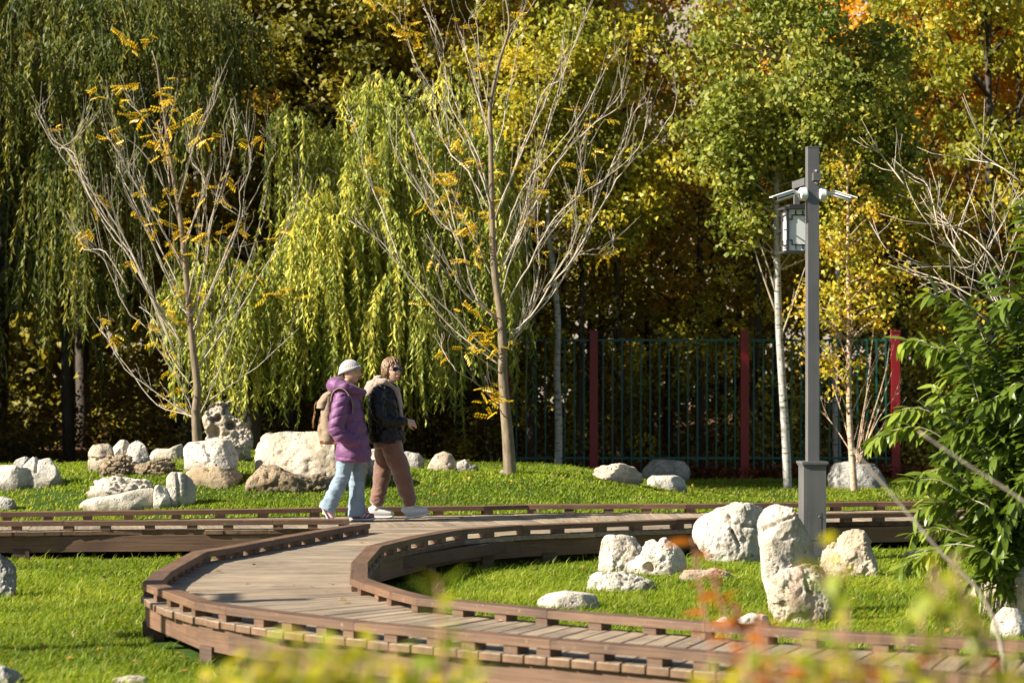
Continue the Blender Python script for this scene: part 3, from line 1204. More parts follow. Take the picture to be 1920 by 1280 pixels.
rock('boulder', 'bright white cracked block lying on the tan slab', [(1105, 725), (1090, 600), (1085, 530), (1115, 480), (1280, 480), (1370, 455), (1490, 470), (1540, 560), (1560, 630), (1540, 700), (1300, 705)], 'white_rock', .8, F1, .7,
     stand_on=Vector((at(395, 878, 0.1).x, o_s.location.y - .02, o_s.location.z + .145)), grooves=[[(1265, 515), (1300, 580), (1318, 640)]], base=730 + 712 / 4.8)
rock('scholar_stone', 'tall pitted cream brown standing stone with hollows, beside the young tree trunk', [(1275, 640), (1265, 560), (1285, 430), (1262, 300), (1262, 200), (1330, 140), (1400, 110), (1450, 93), (1480, 110), (1470, 170), (1500, 235), (1560, 260), (1620, 330), (1665, 380), (1670, 500), (1660, 600), (1620, 650), (1450, 650)],
     'cream_rock', .55, F1, 1.0, .30, 0, holes=[(1345, 400, 70), (1330, 265, 30), (1385, 250, 35), (1500, 320, 45), (1480, 190, 45)], res=46)
rock('pitted_stone', 'white layered stone with grass in its creases, behind the long white block', [(205, 975), (200, 900), (235, 870), (275, 825), (350, 800), (480, 780), (640, 810), (720, 810), (800, 835), (830, 870), (820, 940), (600, 985)], 'white_rock', .6, F1, 1.1, .45, 1.2)
rock('stone_block', 'long smooth cream block lying nearest the rear rail at left', [(82, 1110), (82, 1045), (110, 1015), (300, 975), (500, 950), (640, 915), (760, 895), (810, 905), (800, 1000), (790, 1080), (770, 1105)], 'white_rock', .5, F1, .55)
rock('standing_stone', 'small pointed cream stone left of the fluted standing stone', [(815, 1090), (808, 950), (825, 880), (865, 855), (920, 890), (945, 960), (960, 1080)], 'white_rock', .8, F1, .8)
rock('standing_stone', 'fluted grey white standing stone with a notched top', [(950, 1070), (935, 900), (940, 800), (970, 757), (1020, 765), (1050, 760), (1100, 775), (1170, 790), (1172, 900), (1160, 1040), (1140, 1070)], 'white_rock', .8, F1, .9, grooves=[[(1020, 770), (1030, 900), (1040, 1060)], [(1100, 800), (1095, 950)]])
rock('boulder', 'big square cream boulder behind the woman with the backpack', [(480, 900), (480, 835), (484, 820), (530, 817), (600, 815), (650, 820), (674, 832), (682, 870), (676, 912), (560, 915)], 'cream_rock', .7, amp=.65, pits=.2, base=908, res=44, planes=4, front=.8)
rock('pitted_stone', 'low pitted tan stone in front of the big square boulder', [(462, 924), (468, 902), (480, 890), (495, 874), (520, 872), (545, 885), (580, 893), (610, 885), (632, 895), (640, 908), (600, 916), (540, 922)], 'brown_rock', .6, amp=1.1, pits=.6)
rock('boulder', 'flat white stone on top behind the big square boulder', [(560, 835), (565, 818), (590, 813), (625, 818), (650, 830)], 'white_rock', .5, base=880, yshift=.7)
rock('boulder', 'white stone seen between the two women', [(684, 898), (682, 870), (690, 848), (706, 838), (726, 845), (735, 870), (730, 898)], 'white_rock', .8)
rock('boulder', 'rounded grey stone just right of the woman in black', [(735, 880), (742, 855), (762, 849), (785, 852), (795, 862), (792, 880)], 'grey_rock', .8)
rock('boulder', 'pale peaked stone between the women and the young tree', [(795, 884), (806, 872), (818, 855), (832, 849), (848, 855), (856, 870), (856, 884)], 'cream_rock', .8, amp=1.1)
rock('boulder', 'low grey stone with two humps left of the young tree trunk', [(854, 884), (858, 868), (872, 863), (885, 871), (900, 876), (904, 885)], 'grey_rock', .8)
rock('boulder', 'tiny pale stone at the foot of the young tree', [(928, 889), (932, 882), (942, 880), (948, 889)], 'cream_rock', .9)
# --- behind the boardwalk, right
rock('boulder', 'low tapering stone with dark striped top in front of the red fence post', [(1108, 890), (1118, 878), (1135, 872), (1160, 869), (1190, 876), (1202, 888), (1206, 904), (1190, 907), (1150, 902)], 'cream_rock', .6, amp=1.1, strata=.6)
rock('boulder', 'dark grey flat topped stone behind a smaller cream block by the fence', [(1206, 912), (1204, 880), (1208, 867), (1245, 865), (1282, 868), (1289, 880), (1286, 912)], 'grey_rock', .6, base=903, yshift=.3)
rock('stone_block', 'small cream block in front of the dark grey flat topped stone', [(1214, 920), (1216, 899), (1225, 893), (1275, 893), (1286, 900), (1288, 921)], 'white_rock', .6, amp=.7)
rock('boulder', 'grey white boulder under the yellow birch by the fence', [(1556, 918), (1553, 885), (1560, 872), (1600, 868), (1640, 872), (1652, 882), (1658, 905), (1650, 918)], 'grey_rock', .7)
# --- inside the loop
rock('boulder', 'large white limestone block with a broken right face, left of the leaning stone', [(1150, 590), (1120, 490), (1050, 400), (1024, 330), (1040, 190), (1120, 160), (1220, 120), (1380, 82), (1480, 90), (1600, 100), (1660, 140), (1660, 560), (1580, 600), (1300, 600)], 'white_rock', .6, F2, .75, .12, res=50,
     grooves=[[(1310, 170), (1340, 300), (1400, 420)], [(1430, 250), (1560, 260)]])
rock('leaning_stone', 'tall smooth leaning stone with a diagonal crack in front of the lamp post', [(255, 1110), (190, 960), (155, 780), (135, 560), (118, 380), (112, 200), (150, 135), (220, 90), (330, 105), (450, 140), (500, 190), (530, 300), (560, 400), (600, 560), (620, 760), (600, 1000), (560, 1110)], 'white_rock', .65, F3, .6, .15, res=56,
     grooves=[[(150, 330), (240, 290), (330, 240), (390, 225)], [(300, 720), (400, 660), (470, 640)]])
rock('boulder', 'square cream block with a shadowed pitted face, leaning on the tall stone', [(245, 1160), (250, 1000), (240, 780), (300, 720), (420, 680), (560, 655), (640, 680), (690, 780), (760, 900), (830, 1000), (850, 1080), (800, 1130), (640, 1180), (420, 1170)], 'cream_rock', .6, F3, .8, .25, res=46, grooves=[[(500, 760), (520, 860), (560, 880)]])
rock('boulder', 'white stone with a square upper knob, right of the lamp post', [(670, 740), (655, 640), (670, 520), (740, 450), (800, 455), (800, 400), (880, 358), (1030, 355), (1070, 400), (1080, 500), (1100, 620), (1095, 720), (900, 760), (830, 780)], 'cream_rock', .6, F3, .9, .2, res=44)
rock('boulder', 'squat square stone, upper left of the holed stone group', [(195, 680), (190, 480), (200, 400), (250, 365), (400, 360), (520, 370), (555, 430), (560, 520), (530, 680)], 'white_rock', .6, F2, .8, .1)
rock('holed_stone', 'white stone with a dark hollow and three knobs, behind the low grass', [(420, 700), (440, 560), (560, 500), (600, 400), (660, 380), (710, 420), (730, 370), (780, 365), (820, 420), (870, 425), (905, 450), (930, 560), (930, 660), (850, 700), (600, 705)], 'white_rock', .6, F2, .9, .2, res=46, holes=[(622, 610, 48)])
rock('pitted_stone', 'low white stone full of small holes, in front of the holed stone group', [(92, 830), (98, 750), (125, 690), (200, 660), (400, 660), (560, 700), (650, 745), (672, 790), (650, 835), (400, 860), (200, 850)], 'white_rock', .6, F2, 1.0, .4)
rock('boulder', 'low cream stone with brown streaks lying in front of the large block', [(830, 740), (870, 650), (940, 632), (1060, 640), (1120, 640), (1170, 618), (1280, 645), (1350, 680), (1380, 720), (1330, 745), (1100, 750)], 'cream_rock', .6, F2, 1.0, .2)
rock('boulder', 'smooth flat white stone on the grass behind the inner rail', [(1010, 1142), (1012, 1126), (1030, 1116), (1060, 1110), (1095, 1113), (1116, 1116), (1122, 1130), (1118, 1145), (1060, 1150)], 'white_rock', .8, amp=.5)
rock('boulder', 'flat cream stone half hidden behind the inner rail, right of centre', [(1370, 1185), (1375, 1162), (1410, 1151), (1440, 1156), (1448, 1175), (1440, 1200)], 'white_rock', .7, base=1196)
rock('boulder', 'small grey stone half hidden behind the inner rail beside the flat cream stone', [(1338, 1200), (1345, 1165), (1360, 1156), (1376, 1165), (1385, 1200)], 'grey_rock', .8, base=1199)
rock('boulder', 'low rough pale stone in the grass under the glossy shrub', [(1680, 1050), (1700, 1036), (1720, 1030), (1760, 1032), (1790, 1042), (1800, 1054)], 'cream_rock', .7, amp=1.1, pits=.3)
rock('boulder', 'large pale stone in the shade of the glossy shrub', [(1822, 1136), (1826, 1090), (1845, 1062), (1890, 1052), (1930, 1060), (1960, 1135)], 'cream_rock', .6, base=1130)
rock('boulder', 'pointed cream stone behind the inner rail at far right', [(1856, 1206), (1866, 1160), (1884, 1143), (1908, 1146), (1930, 1170), (1940, 1206)], 'white_rock', .8, amp=.7)
rock('boulder', 'grey pink upright stone cut by the right edge of the picture', [(1908, 1160), (1908, 1090), (1920, 1066), (1960, 1060), (1990, 1160)], 'cream_rock', .7, base=1175)
rock('boulder', 'pitted grey stone at the left edge on the near grass', [(-40, 1130), (-38, 1050), (-5, 1038), (20, 1044), (28, 1070), (24, 1128)], 'grey_rock', .8, pits=.3)
rock('boulder', 'dark grey stone in the bottom left corner', [(-30, 1300), (-25, 1258), (0, 1250), (30, 1258), (48, 1278), (46, 1300)], 'grey_rock', .7, base=1296)
rock('boulder', 'white stone cut by the bottom edge of the picture, in the near grass', [(205, 1300), (212, 1274), (240, 1268), (272, 1272), (292, 1285), (294, 1300)], 'white_rock', .8, base=1296)
rock('boulder', 'small dark stone in the near grass beneath the yellow leaves', [(385, 1280), (388, 1266), (404, 1258), (420, 1264), (424, 1280)], 'grey_rock', .9, base=1278)


# ------------------------------------------------------------------ foliage helpers
def unit(a):
    return a / np.maximum(1e-9, np.linalg.norm(a, axis=1))[:, None]


def leaf_quads(name, C, D, L, W, rnd, rs, fold=0.25):
    "one folded leaf per centre: base, side, tip, side"
    n = len(C)
    D = unit(D)
    S = unit(np.cross(D, rs.normal(size=(n, 3))))
    Nn = np.cross(S, D)
    L = np.broadcast_to(L, n)[:, None]
    W = np.broadcast_to(W, n)[:, None]
    m = C + D * L * .48 + Nn * W * fold
    V = np.stack([C, m + S * W * .5, C + D * L - Nn * L * .12, m - S * W * .5], 1).reshape(-1, 3)
    k = np.arange(n) * 4
    F = np.stack([k, k + 1, k + 2, k + 3], 1)
    return np_mesh(name, V, F, dict(rnd=np.clip(rnd, 0, 1)))


def clumps(rs, cen, rad, per, flat=.6, tone=.22, tone_c=None):
    "leaf positions gathered in clumps; returns centres and a tone per leaf"
    n = len(cen)
    idx = np.repeat(np.arange(n), per)
    g = rs.normal(size=(len(idx), 3))
    g = unit(g) * (rs.rand(len(idx))[:, None] ** .45)
    g[:, 2] *= flat
    C = cen[idx] + g * (rad[idx] if np.ndim(rad) else rad)[:, None] if np.ndim(rad) else cen[idx] + g * rad
    t = (rs.rand(n) if tone_c is None else tone_c)[idx] * .62 + .19 + rs.normal(0, tone * .55, len(idx))
    return C, t


def ellipsoid_points(rs, n, c, r, bias=.45):
    g = unit(rs.normal(size=(n, 3))) * (rs.rand(n)[:, None] ** bias)
    return np.array(c) + g * np.array(r)


def catmull(pts, k=4):
    pts = [Vector(p) for p in pts]
    q = [pts[0] * 2 - pts[1]] + pts + [pts[-1] * 2 - pts[-2]]
    out = []
    for i in range(1, len(q) - 2):
        a, b, c, d = q[i - 1:i + 3]
        for j in range(k):
            t = j / k
            out.append(.5 * ((2 * b) + (c - a) * t + (2 * a - 5 * b + 4 * c - d) * t * t + (3 * b - a - 3 * c + d) * t ** 3))
    return out + [pts[-1]]


def taper(n, r0, r1):
    return [r0 + (r1 - r0) * (i / max(1, n - 1)) for i in range(n)]


BARK_DARK = bark('dark_bark', (0.030, 0.022, 0.016), (0.075, 0.055, 0.040))
BARK_GREY = bark('young_bark', (0.105, 0.075, 0.045), (0.25, 0.19, 0.12), (9, 9, 2.4), .7)
BARK_TWIG = bark('pale_twig_bark', (0.28, 0.225, 0.165), (0.52, 0.45, 0.35), (9, 9, 2.4), .3)
BARK_BIRCH = bark('birch_bark', (0.27, 0.255, 0.225), (0.49, 0.465, 0.415), (9, 9, 4), .4, dashes=(0.05, 0.042, 0.036))
BARK_PEEL = bark('peeling_birch_bark', (0.33, 0.19, 0.11), (0.62, 0.47, 0.34), (9, 9, 9), .5, dashes=(0.07, 0.05, 0.04))

G = lambda *s: list(zip(np.linspace(0, 1, len(s)), s))
LM = dict(
    gold=leafy('golden_leaf', G((0.234, 0.150, 0.015), (0.540, 0.300, 0.023), (0.793, 0.427, 0.032), (0.800, 0.495, 0.065)), .5, .42),
    amber=leafy('amber_leaf', G((0.189, 0.088, 0.014), (0.365, 0.196, 0.019), (0.513, 0.297, 0.027), (0.297, 0.230, 0.027)), .5, .42),
    olive=leafy('olive_leaf', G((0.091, 0.092, 0.016), (0.195, 0.181, 0.022), (0.343, 0.276, 0.029), (0.504, 0.265, 0.032)), .5, .38),
    green=leafy('birch_green_leaf', G((0.088, 0.124, 0.021), (0.186, 0.225, 0.035), (0.329, 0.343, 0.061), (0.591, 0.483, 0.070)), .5, .4, .25),
    lime=leafy('yellow_green_leaf', G((0.125, 0.157, 0.018), (0.273, 0.283, 0.028), (0.477, 0.420, 0.044), (0.800, 0.568, 0.052)), .45, .42),
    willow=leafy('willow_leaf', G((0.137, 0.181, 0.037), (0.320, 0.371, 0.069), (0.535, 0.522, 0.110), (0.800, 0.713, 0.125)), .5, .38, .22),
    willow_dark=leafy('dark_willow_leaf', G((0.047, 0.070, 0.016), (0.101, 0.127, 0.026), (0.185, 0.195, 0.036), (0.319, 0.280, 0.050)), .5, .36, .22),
    orange=leafy('orange_birch_leaf', G((.22, .26, .03), (.46, .42, .04), (.66, .47, .04), (.56, .25, .025)), .45, .42),
    farwood=leafy('far_wood_leaf', G((.10, .10, .02), (.22, .20, .03), (.38, .31, .04), (.42, .24, .03)), .5, .38, .2),
    under=leafy('undergrowth_leaf', G((0.045, 0.045, 0.013), (0.105, 0.087, 0.018), (0.195, 0.150, 0.027), (0.225, 0.090, 0.022)), .55, .35),
)


# ------------------------------------------------------------------ woods behind the fence
def proto_tree(name, seed, rx, rz, zc, nclump, per, cr, leaf, trunk_r, lean=.3, flat=.6, droop=.3):
    rs = np.random.RandomState(seed)
    root = thing(name, '', '', (0, 0, 0))
    top = zc + rz * .75
    tr = catmull([(0, 0, -.2), (lean * .15, .05, zc * .35), (lean * .6, 0, zc * .8), (lean, -.05, zc + rz * .2), (lean * .8, 0, top)], 3)
    mb = MB().tube(tr, taper(len(tr), trunk_r, .02), 7)
    mb.build('trunk', BARK_DARK, root, True)
    cen = ellipsoid_points(rs, nclump, (lean * .6, 0, zc), (rx, rx, rz), .38)
    lm = MB()
    for i in range(0, nclump, 3):
        c = Vector(cen[i])
        z0 = max(zc - rz * 1.15, c.z - .55 * math.hypot(c.x, c.y) - .4)
        f = min(1, max(0, z0 / top))
        s = Vector((lean * f, 0, z0))
        mid = s.lerp(c, .5) + Vector((0, 0, -.12))
        lm.tube([s, mid, c], [.035, .022, .008], 4)
    lm.build('limbs', BARK_DARK, root, True)
    rad = rs.uniform(.55, 1.25, nclump) * cr
    C, t = clumps(rs, cen, rad, per, flat)
    D = rs.normal(size=C.shape) + np.array([0, 0, -droop])
    me = leaf_quads('crown', C, D, leaf * rs.uniform(.7, 1.25, len(C)), leaf * .68 * rs.uniform(.7, 1.2, len(C)), t, rs)
    o = me_obj('crown', me, LM['green'], root)
    o['kind'] = 'stuff'
    return root


def copy_tree(root, loc, rz, sc, m, label, group=None, first=False):
    r = root if first else root.copy()
    if not first:
        COL.objects.link(r)
    r.location = loc
    r.rotation_euler = (0, 0, rz)
    r.scale = sc if isinstance(sc, tuple) else (sc, sc, sc)
    r['label'] = label
    r['category'] = 'tree'
    if group:
        r['group'] = group
    for ch in list(root.children):
        c = ch if first else ch.copy()
        if not first:
            COL.objects.link(c)
            c.parent = r
        if c.name.startswith('crown'):
            c.material_slots[0].link = 'OBJECT'
            c.material_slots[0].material = LM[m]
    return r


protoA = proto_tree('broadleaf_tree', 1, 2.3, 4.2, 7.0, 105, 190, .62, .115, .15)
protoB = proto_tree('tall_tree', 2, 1.8, 4.6, 7.4, 100, 185, .58, .110, .12, -.3)
protoC = proto_tree('bushy_tree', 3, 2.3, 3.4, 5.9, 110, 190, .55, .100, .11, .2, .55, .5)
used = set()


def plant(proto, px, Y, rz, sc, m, label, group=None):
    x = (px - CX) * Y / FPX
    copy_tree(proto, (x, Y, gz(x, Y) if Y < 45 else 0), rz, sc, m, label, group, proto.name not in used)
    used.add(proto.name)


W = 'trees of the wood beyond the fence'
plant(protoA, 480, 41.5, .4, 1.0, 'olive', 'brownish olive tree between the two big willows at the top', W)
plant(protoB, 640, 43, 1.6, 1.05, 'amber', 'amber and olive tree over the top of the central willow', W)
plant(protoA, 810, 42, 2.6, (1, 1, 1.08), 'amber', 'amber tree behind the bare crown of the taller young tree', W)
plant(protoC, 1000, 38.0, .9, (1.05, 1.05, 1.22), 'lime', 'yellow green tree filling the top just right of the taller young tree', W)
plant(protoB, 1105, 43.5, 3.3, (.88, .88, 1.05), 'amber', 'dark amber tree left of the gap where a pale building shows', W)
plant(protoB, 1425, 43.5, 5.0, (.85, .85, 1.05), 'gold', 'golden tree right of the gap where a pale building shows', W)
plant(protoA, 1690, 41.5, 4.0, (1.02, 1.02, 1.05), 'gold', 'large golden tree at the upper right behind the lamp post', W)
plant(protoC, 1865, 38.5, 2.2, (1.0, 1.0, 1.2), 'lime', 'light green tree with yellow tips at the right edge', W)
plant(protoA, 2010, 42, 1.0, 1.05, 'gold', 'golden tree cut by the right edge of the picture', W)
for i, (px, Y, rz, s, m) in enumerate([(-120, 38.5, .6, 1.0, 'olive'), (130, 39, 1.9, 1.0, 'olive'), (350, 38.6, 4.9, 1.0, 'olive'), (540, 38.6, 3.0, 1.0, 'olive'), (720, 37.9, 2.2, 1.0, 'olive'),
                                       (330, 46, .3, 1.1, 'olive'), (560, 47, 1.2, 1.1, 'olive'), (1900, 48, 2.9, 1.1, 'gold'), (160, 47, 2.4, 1.15, 'olive'), (0, 45, 4.1, 1.15, 'olive'),
                                       (-200, 44, 1.9, 1.15, 'olive'), (2100, 47, 3.5, 1.1, 'amber')]):
    plant(protoB if i % 2 else protoA, px, Y, rz, s, m, 'dense dark tree standing deep in the wood behind the front row of crowns', 'dark trees deep in the wood')
# trees on the lawn's left flank, whose crowns keep the sun off the dark corner
for px, Y, rz, s in ((-420, 40, .7, 1.1), (-640, 37, 2.1, 1.1), (-900, 41, 3.6, 1.15), (-1250, 39, 5.0, 1.15)):
    plant(protoA, px, Y, rz, s, 'olive', 'dense dark tree standing deep in the wood behind the front row of crowns', 'dark trees deep in the wood')

# slender dark stems between the fence and the deep wood
def slender():
    rs = np.random.RandomState(21)
    root = thing('slender_tree', '', '', (0, 0, 0))
    tr = catmull([(0, 0, -.2), (.05, 0, 1.2), (-.04, .05, 2.8), (.10, 0, 4.6), (.05, 0, 6.4)], 3)
    mb = MB().tube(tr, taper(len(tr), .085, .03), 6)
    for k in range(7):
        z = rs.uniform(1.2, 4.5)
        a = rs.uniform(0, 6.28)
        l_ = rs.uniform(.7, 1.6)
        mb.tube([(0, 0, z), (math.cos(a) * l_ * .5, math.sin(a) * l_ * .5, z + l_ * .5), (math.cos(a) * l_, math.sin(a) * l_, z + l_ * .8)], [.025, .016, .006], 4)
    mb.build('trunk', BARK_DARK, root, True)
    cen = np.stack([rs.normal(0, .8, 26), rs.normal(0, .8, 26), rs.uniform(2.6, 6.6, 26)], 1)
    C, t = clumps(rs, cen, .5, 70, .6)
    me = leaf_quads('crown', C, rs.normal(size=C.shape) + np.array([0, 0, -.4]), .09, .06, t, rs)
    o = me_obj('crown', me, LM['under'], root)
    o['kind'] = 'stuff'
    return root


sl = slender()
rs_ = random.Random(8)
for i in range(34):
    px = 560 + i * 41 + rs_.uniform(-16, 16)
    Y = rs_.uniform(37.6, 45)
    x = (px - CX) * Y / FPX
    copy_tree(sl, (x, Y, gz(x, Y)), rs_.uniform(0, 6.28), (rs_.uniform(.8, 1.3), rs_.uniform(.8, 1.3), rs_.uniform(.9, 1.15)), 'olive' if i % 3 else 'amber',
              'thin dark trunked tree just behind the teal fence', 'thin dark trees behind the fence', i == 0)


def make_undergrowth():
    rs = np.random.RandomState(31)
    n = 620
    Y = rs.uniform(37.3, 47, n)
    x = rs.uniform(-13, 12, n)
    z = rs.uniform(.0, 1.9, n) * rs.rand(n) ** .4
    C, t = clumps(rs, np.stack([x, Y, z], 1), rs.uniform(.25, .6, n), 95, .8)
    me = leaf_quads('undergrowth', C, rs.normal(size=C.shape), .085 * rs.uniform(.6, 1.3, len(C)), .055, t, rs)
    tag(me_obj('undergrowth', me, LM['under']), 'dim brown green undergrowth behind the teal fence', 'undergrowth', None, 'stuff')
    n = 520
    Y = rs.uniform(36.9, 42, n)
    x = rs.uniform(-1.5, 10.5, n)
    C, t = clumps(rs, np.stack([x, Y, rs.uniform(.1, 4.2, n)], 1), rs.uniform(.2, .5, n), 48, .9)
    me = leaf_quads('thicket', C, rs.normal(size=C.shape) + np.array([0, 0, -.4]), .085 * rs.uniform(.6, 1.3, len(C)), .058, t, rs)
    tag(me_obj('thicket', me, LM['lime']), 'thin sunlit yellow green thicket just behind the teal fence', 'undergrowth', None, 'stuff')
    # low rusty ground cover at the foot of the fence
    n = 240
    Y = rs.uniform(36.3, 37.6, n)
    x = rs.uniform(.6, 11, n)
    C, t = clumps(rs, np.stack([x, Y, rs.uniform(0, .16, n)], 1), .22, 60, .6)
    rust = leafy('rusty_ground_cover_leaf', G((.05, .02, .01), (.13, .035, .014), (.22, .07, .02), (.09, .07, .02)), .6, .3)
    me = leaf_quads('ground_cover', C, rs.normal(size=C.shape), .06, .04, t, rs)
    tag(me_obj('ground_cover', me, rust), 'low rusty ground cover along the foot of the fence', 'ground cover', None, 'stuff')
    # far wood: everything beyond the trees that can be told apart
    n = 900
    Y = rs.uniform(54, 62, n)
    x = rs.uniform(-30, 30, n)
    gap = np.abs(x - 3.65 * Y / 52) < 1.3
    z = rs.uniform(0, 1, n) ** 1.15 * np.where(gap, 7.6, 13.5)
    x2 = -rs.uniform(11.5, 24, 420)
    Y2 = 31.8 + (x2 + 12) * .305 + rs.uniform(.8, 12, 420)
    z2 = rs.uniform(0, 10.5, 420)
    x3 = rs.uniform(-22, 24, 560)
    hedge = np.stack([x3, rs.uniform(47.5, 53, 560), rs.uniform(0, 5.6, 560)], 1)
    hedge = hedge[~((x3 > -.5) & (x3 < 8.5) & (rs.rand(560) < .42))]
    thin = (z < 5.5) & (x > -1) & (x < 10) & (rs.rand(n) < .45)      # an open glade behind: the pale building shows in specks
    x, Y, z = x[~thin], Y[~thin], z[~thin]
    cen = np.concatenate([np.stack([x, Y, z], 1), np.stack([x2, Y2, z2], 1), hedge])
    C, t = clumps(rs, cen, rs.uniform(.9, 1.8, len(cen)), 150, .8)
    me = leaf_quads('far_wood', C, rs.normal(size=C.shape), .26 * rs.uniform(.6, 1.3, len(C)), .17, t * .8, rs)
    tag(me_obj('far_wood', me, LM['farwood']), 'dense far wood closing the view behind all the trees', 'wood', None, 'stuff')


make_undergrowth()


# ------------------------------------------------------------------ weeping willows
def willow(label, boughs, base, m, seed, dens=1.0, leaf=.120, wide=.026):
    rs = np.random.RandomState(seed)
    b = Vector(base)
    root = thing('weeping_willow', label, 'tree', b, 'weeping willows behind the stone bank')
    mb = MB()
    tops = [at(px, py, Y) for px, py, Y, r, h0, h1, k in boughs]
    fork = b + Vector((.1, .2, 2.2))
    tk = catmull([b - Vector((0, 0, .3)), b + Vector((.06, .1, 1.1)), fork], 3)
    mb.tube(tk, taper(len(tk), .20, .14), 8)
    mb.build('trunk', BARK_DARK, root, True)
    lb = MB()
    for t in tops:
        e = t + Vector((0, .15, -.15))
        if e.z < fork.z:
            s = b + Vector((0, .1, max(.6, e.z - .6)))
            lb.tube([s, s.lerp(e, .6) + Vector((0, 0, .1)), e], [.05, .03, .015], 5)
        else:
            mid = fork.lerp(e, .55) + Vector((0, .2, .25))
            c = catmull([fork, mid, e], 4)
            lb.tube(c, taper(len(c), .085, .018), 5)
    lb2 = lb
    Cs, Ds, Ts = [], [], []
    st = MB()
    tufts = []
    for (px, py, Y, r, h0, h1, k), tp in zip(boughs, tops):
        m_ = 6
        for j in range(m_):
            a = rs.uniform(0, 2 * PI)
            q = 1.15 * r * math.sqrt(rs.rand())
            c = tp + Vector((math.cos(a) * q, math.sin(a) * q, rs.uniform(-.55, .40) * r - .25 * q))
            f = rs.uniform(.45, 1.05)
            tufts.append((c, r * rs.uniform(.22, .48), h0 * f, h1 * f, int(k * dens * rs.uniform(.6, 1.3) / m_) + 2))
            lb2.tube([tp + Vector((0, 0, -.1)), tp.lerp(c, .5) + Vector((0, 0, .10)), c], [.016, .011, .006], 4)
    for tp, r, h0, h1, ns in tufts:
        tone_b = rs.uniform(-.24, .18)
        for i in range(ns):
            a = rs.uniform(0, 2 * PI)
            d = r * math.sqrt(rs.rand())
            z0 = tp.z + .55 * r * (1 - (d / r) ** 2) - .25 * r + rs.normal(0, .10)
            x0, y0 = tp.x + math.cos(a) * d, tp.y + math.sin(a) * d
            L = rs.uniform(h0, h1) * (1 - .30 * rs.rand() ** 2)
            L = min(L, z0 - gz(x0, y0) - rs.uniform(.15, .7))
            if L < .3:
                continue
            n = int(L / .038)
            s = np.linspace(0, L, n)
            out = .9 * r * (1 - np.exp(-1.8 * s)) + .06
            sw = rs.uniform(-.16, .20) * s / max(L, 1)
            ph = rs.uniform(0, 6)
            X = x0 + math.cos(a) * out + sw + .03 * np.sin(s * 3 + ph)
            Yy = y0 + math.sin(a) * out + .03 * np.cos(s * 2.6 + ph)
            Z = z0 - s + .22 * (1 - np.exp(-4 * s))
            P = np.stack([X, Yy, Z], 1)
            D = np.stack([rs.normal(0, .42, n), rs.normal(0, .42, n), -np.ones(n) * rs.uniform(.75, 1.2)], 1)
            ok = rs.rand(n) < .92
            Cs.append(P[ok]); Ds.append(D[ok])
            Ts.append(np.full(ok.sum(), rs.beta(2.2, 2.6) + tone_b))
            if i % 2 == 0:
                st.tube([Vector(P[j]) for j in range(0, n, max(4, n // 6))], .005, 3, cap=False)
    lb.build('boughs', BARK_DARK, root, True)
    C, D, T = np.concatenate(Cs), np.concatenate(Ds), np.concatenate(Ts)
    me = leaf_quads('crown', C, D, leaf * rs.uniform(.75, 1.25, len(C)), wide * rs.uniform(.8, 1.3, len(C)), T + rs.normal(0, .12, len(C)), rs, .15)
    o = me_obj('crown', me, LM[m], root)
    o['kind'] = 'stuff'
    o = st.build('strands', MAT_STRAND, root)
    o['kind'] = 'stuff'
    print('willow leaves', len(C))


MAT_STRAND = plain('willow_twig', (0.27, 0.23, 0.06), 0.6, 0.2, 5)
willow('bright yellow green weeping willow in the middle, its top behind the taller young tree',
       [(700, 150, 34.0, .8, 2.4, 4.2, 120), (645, 205, 33.6, .75, 2.6, 4.4, 110), (775, 170, 33.8, .9, 2.6, 4.4, 130), (850, 250, 34.0, .8, 2.4, 4.4, 110),
        (715, 310, 33.2, .95, 2.4, 4.0, 140), (600, 330, 33.4, .55, 2.0, 3.6, 80), (790, 370, 33.2, .9, 2.2, 3.8, 120), (660, 470, 32.8, .8, 1.6, 2.9, 110),
        (770, 530, 33.0, .8, 1.6, 2.7, 90), (860, 470, 33.5, .7, 1.8, 3.0, 90), (560, 520, 33.0, .6, 1.5, 2.5, 80), (905, 340, 34.6, .5, 2.0, 3.4, 50),
        (790, 330, 35.5, .7, 2.6, 4.0, 70), (700, 250, 35.6, .8, 2.6, 4.4, 80), (870, 440, 35.4, .6, 2.2, 3.2, 60)],
       (-1.9, 34.6, .25), 'willow', 41)
willow('low weeping willow with yellowing tips behind the smaller young tree',
       [(450, 450, 32.9, .75, 1.6, 2.8, 130), (395, 480, 33.0, .5, 1.6, 2.7, 80), (520, 480, 33.0, .55, 1.4, 2.6, 80), (350, 560, 32.8, .35, .9, 1.7, 40), (470, 560, 32.6, .6, 1.0, 2.0, 80)],
       (-3.9, 33.6, .3), 'willow', 42)
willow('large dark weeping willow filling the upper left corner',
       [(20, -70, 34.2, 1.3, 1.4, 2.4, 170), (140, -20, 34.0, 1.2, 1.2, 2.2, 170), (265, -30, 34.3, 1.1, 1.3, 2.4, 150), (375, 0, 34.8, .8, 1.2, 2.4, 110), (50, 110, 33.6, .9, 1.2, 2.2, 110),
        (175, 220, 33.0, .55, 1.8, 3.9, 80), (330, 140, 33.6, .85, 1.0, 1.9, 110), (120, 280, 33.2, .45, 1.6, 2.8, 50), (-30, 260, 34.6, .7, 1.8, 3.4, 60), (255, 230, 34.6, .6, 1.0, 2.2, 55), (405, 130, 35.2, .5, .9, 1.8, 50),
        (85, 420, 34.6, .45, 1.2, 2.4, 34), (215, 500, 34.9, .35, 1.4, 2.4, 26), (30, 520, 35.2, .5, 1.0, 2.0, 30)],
       (-8.4, 35.6, .2), 'willow_dark', 43, 1.0)


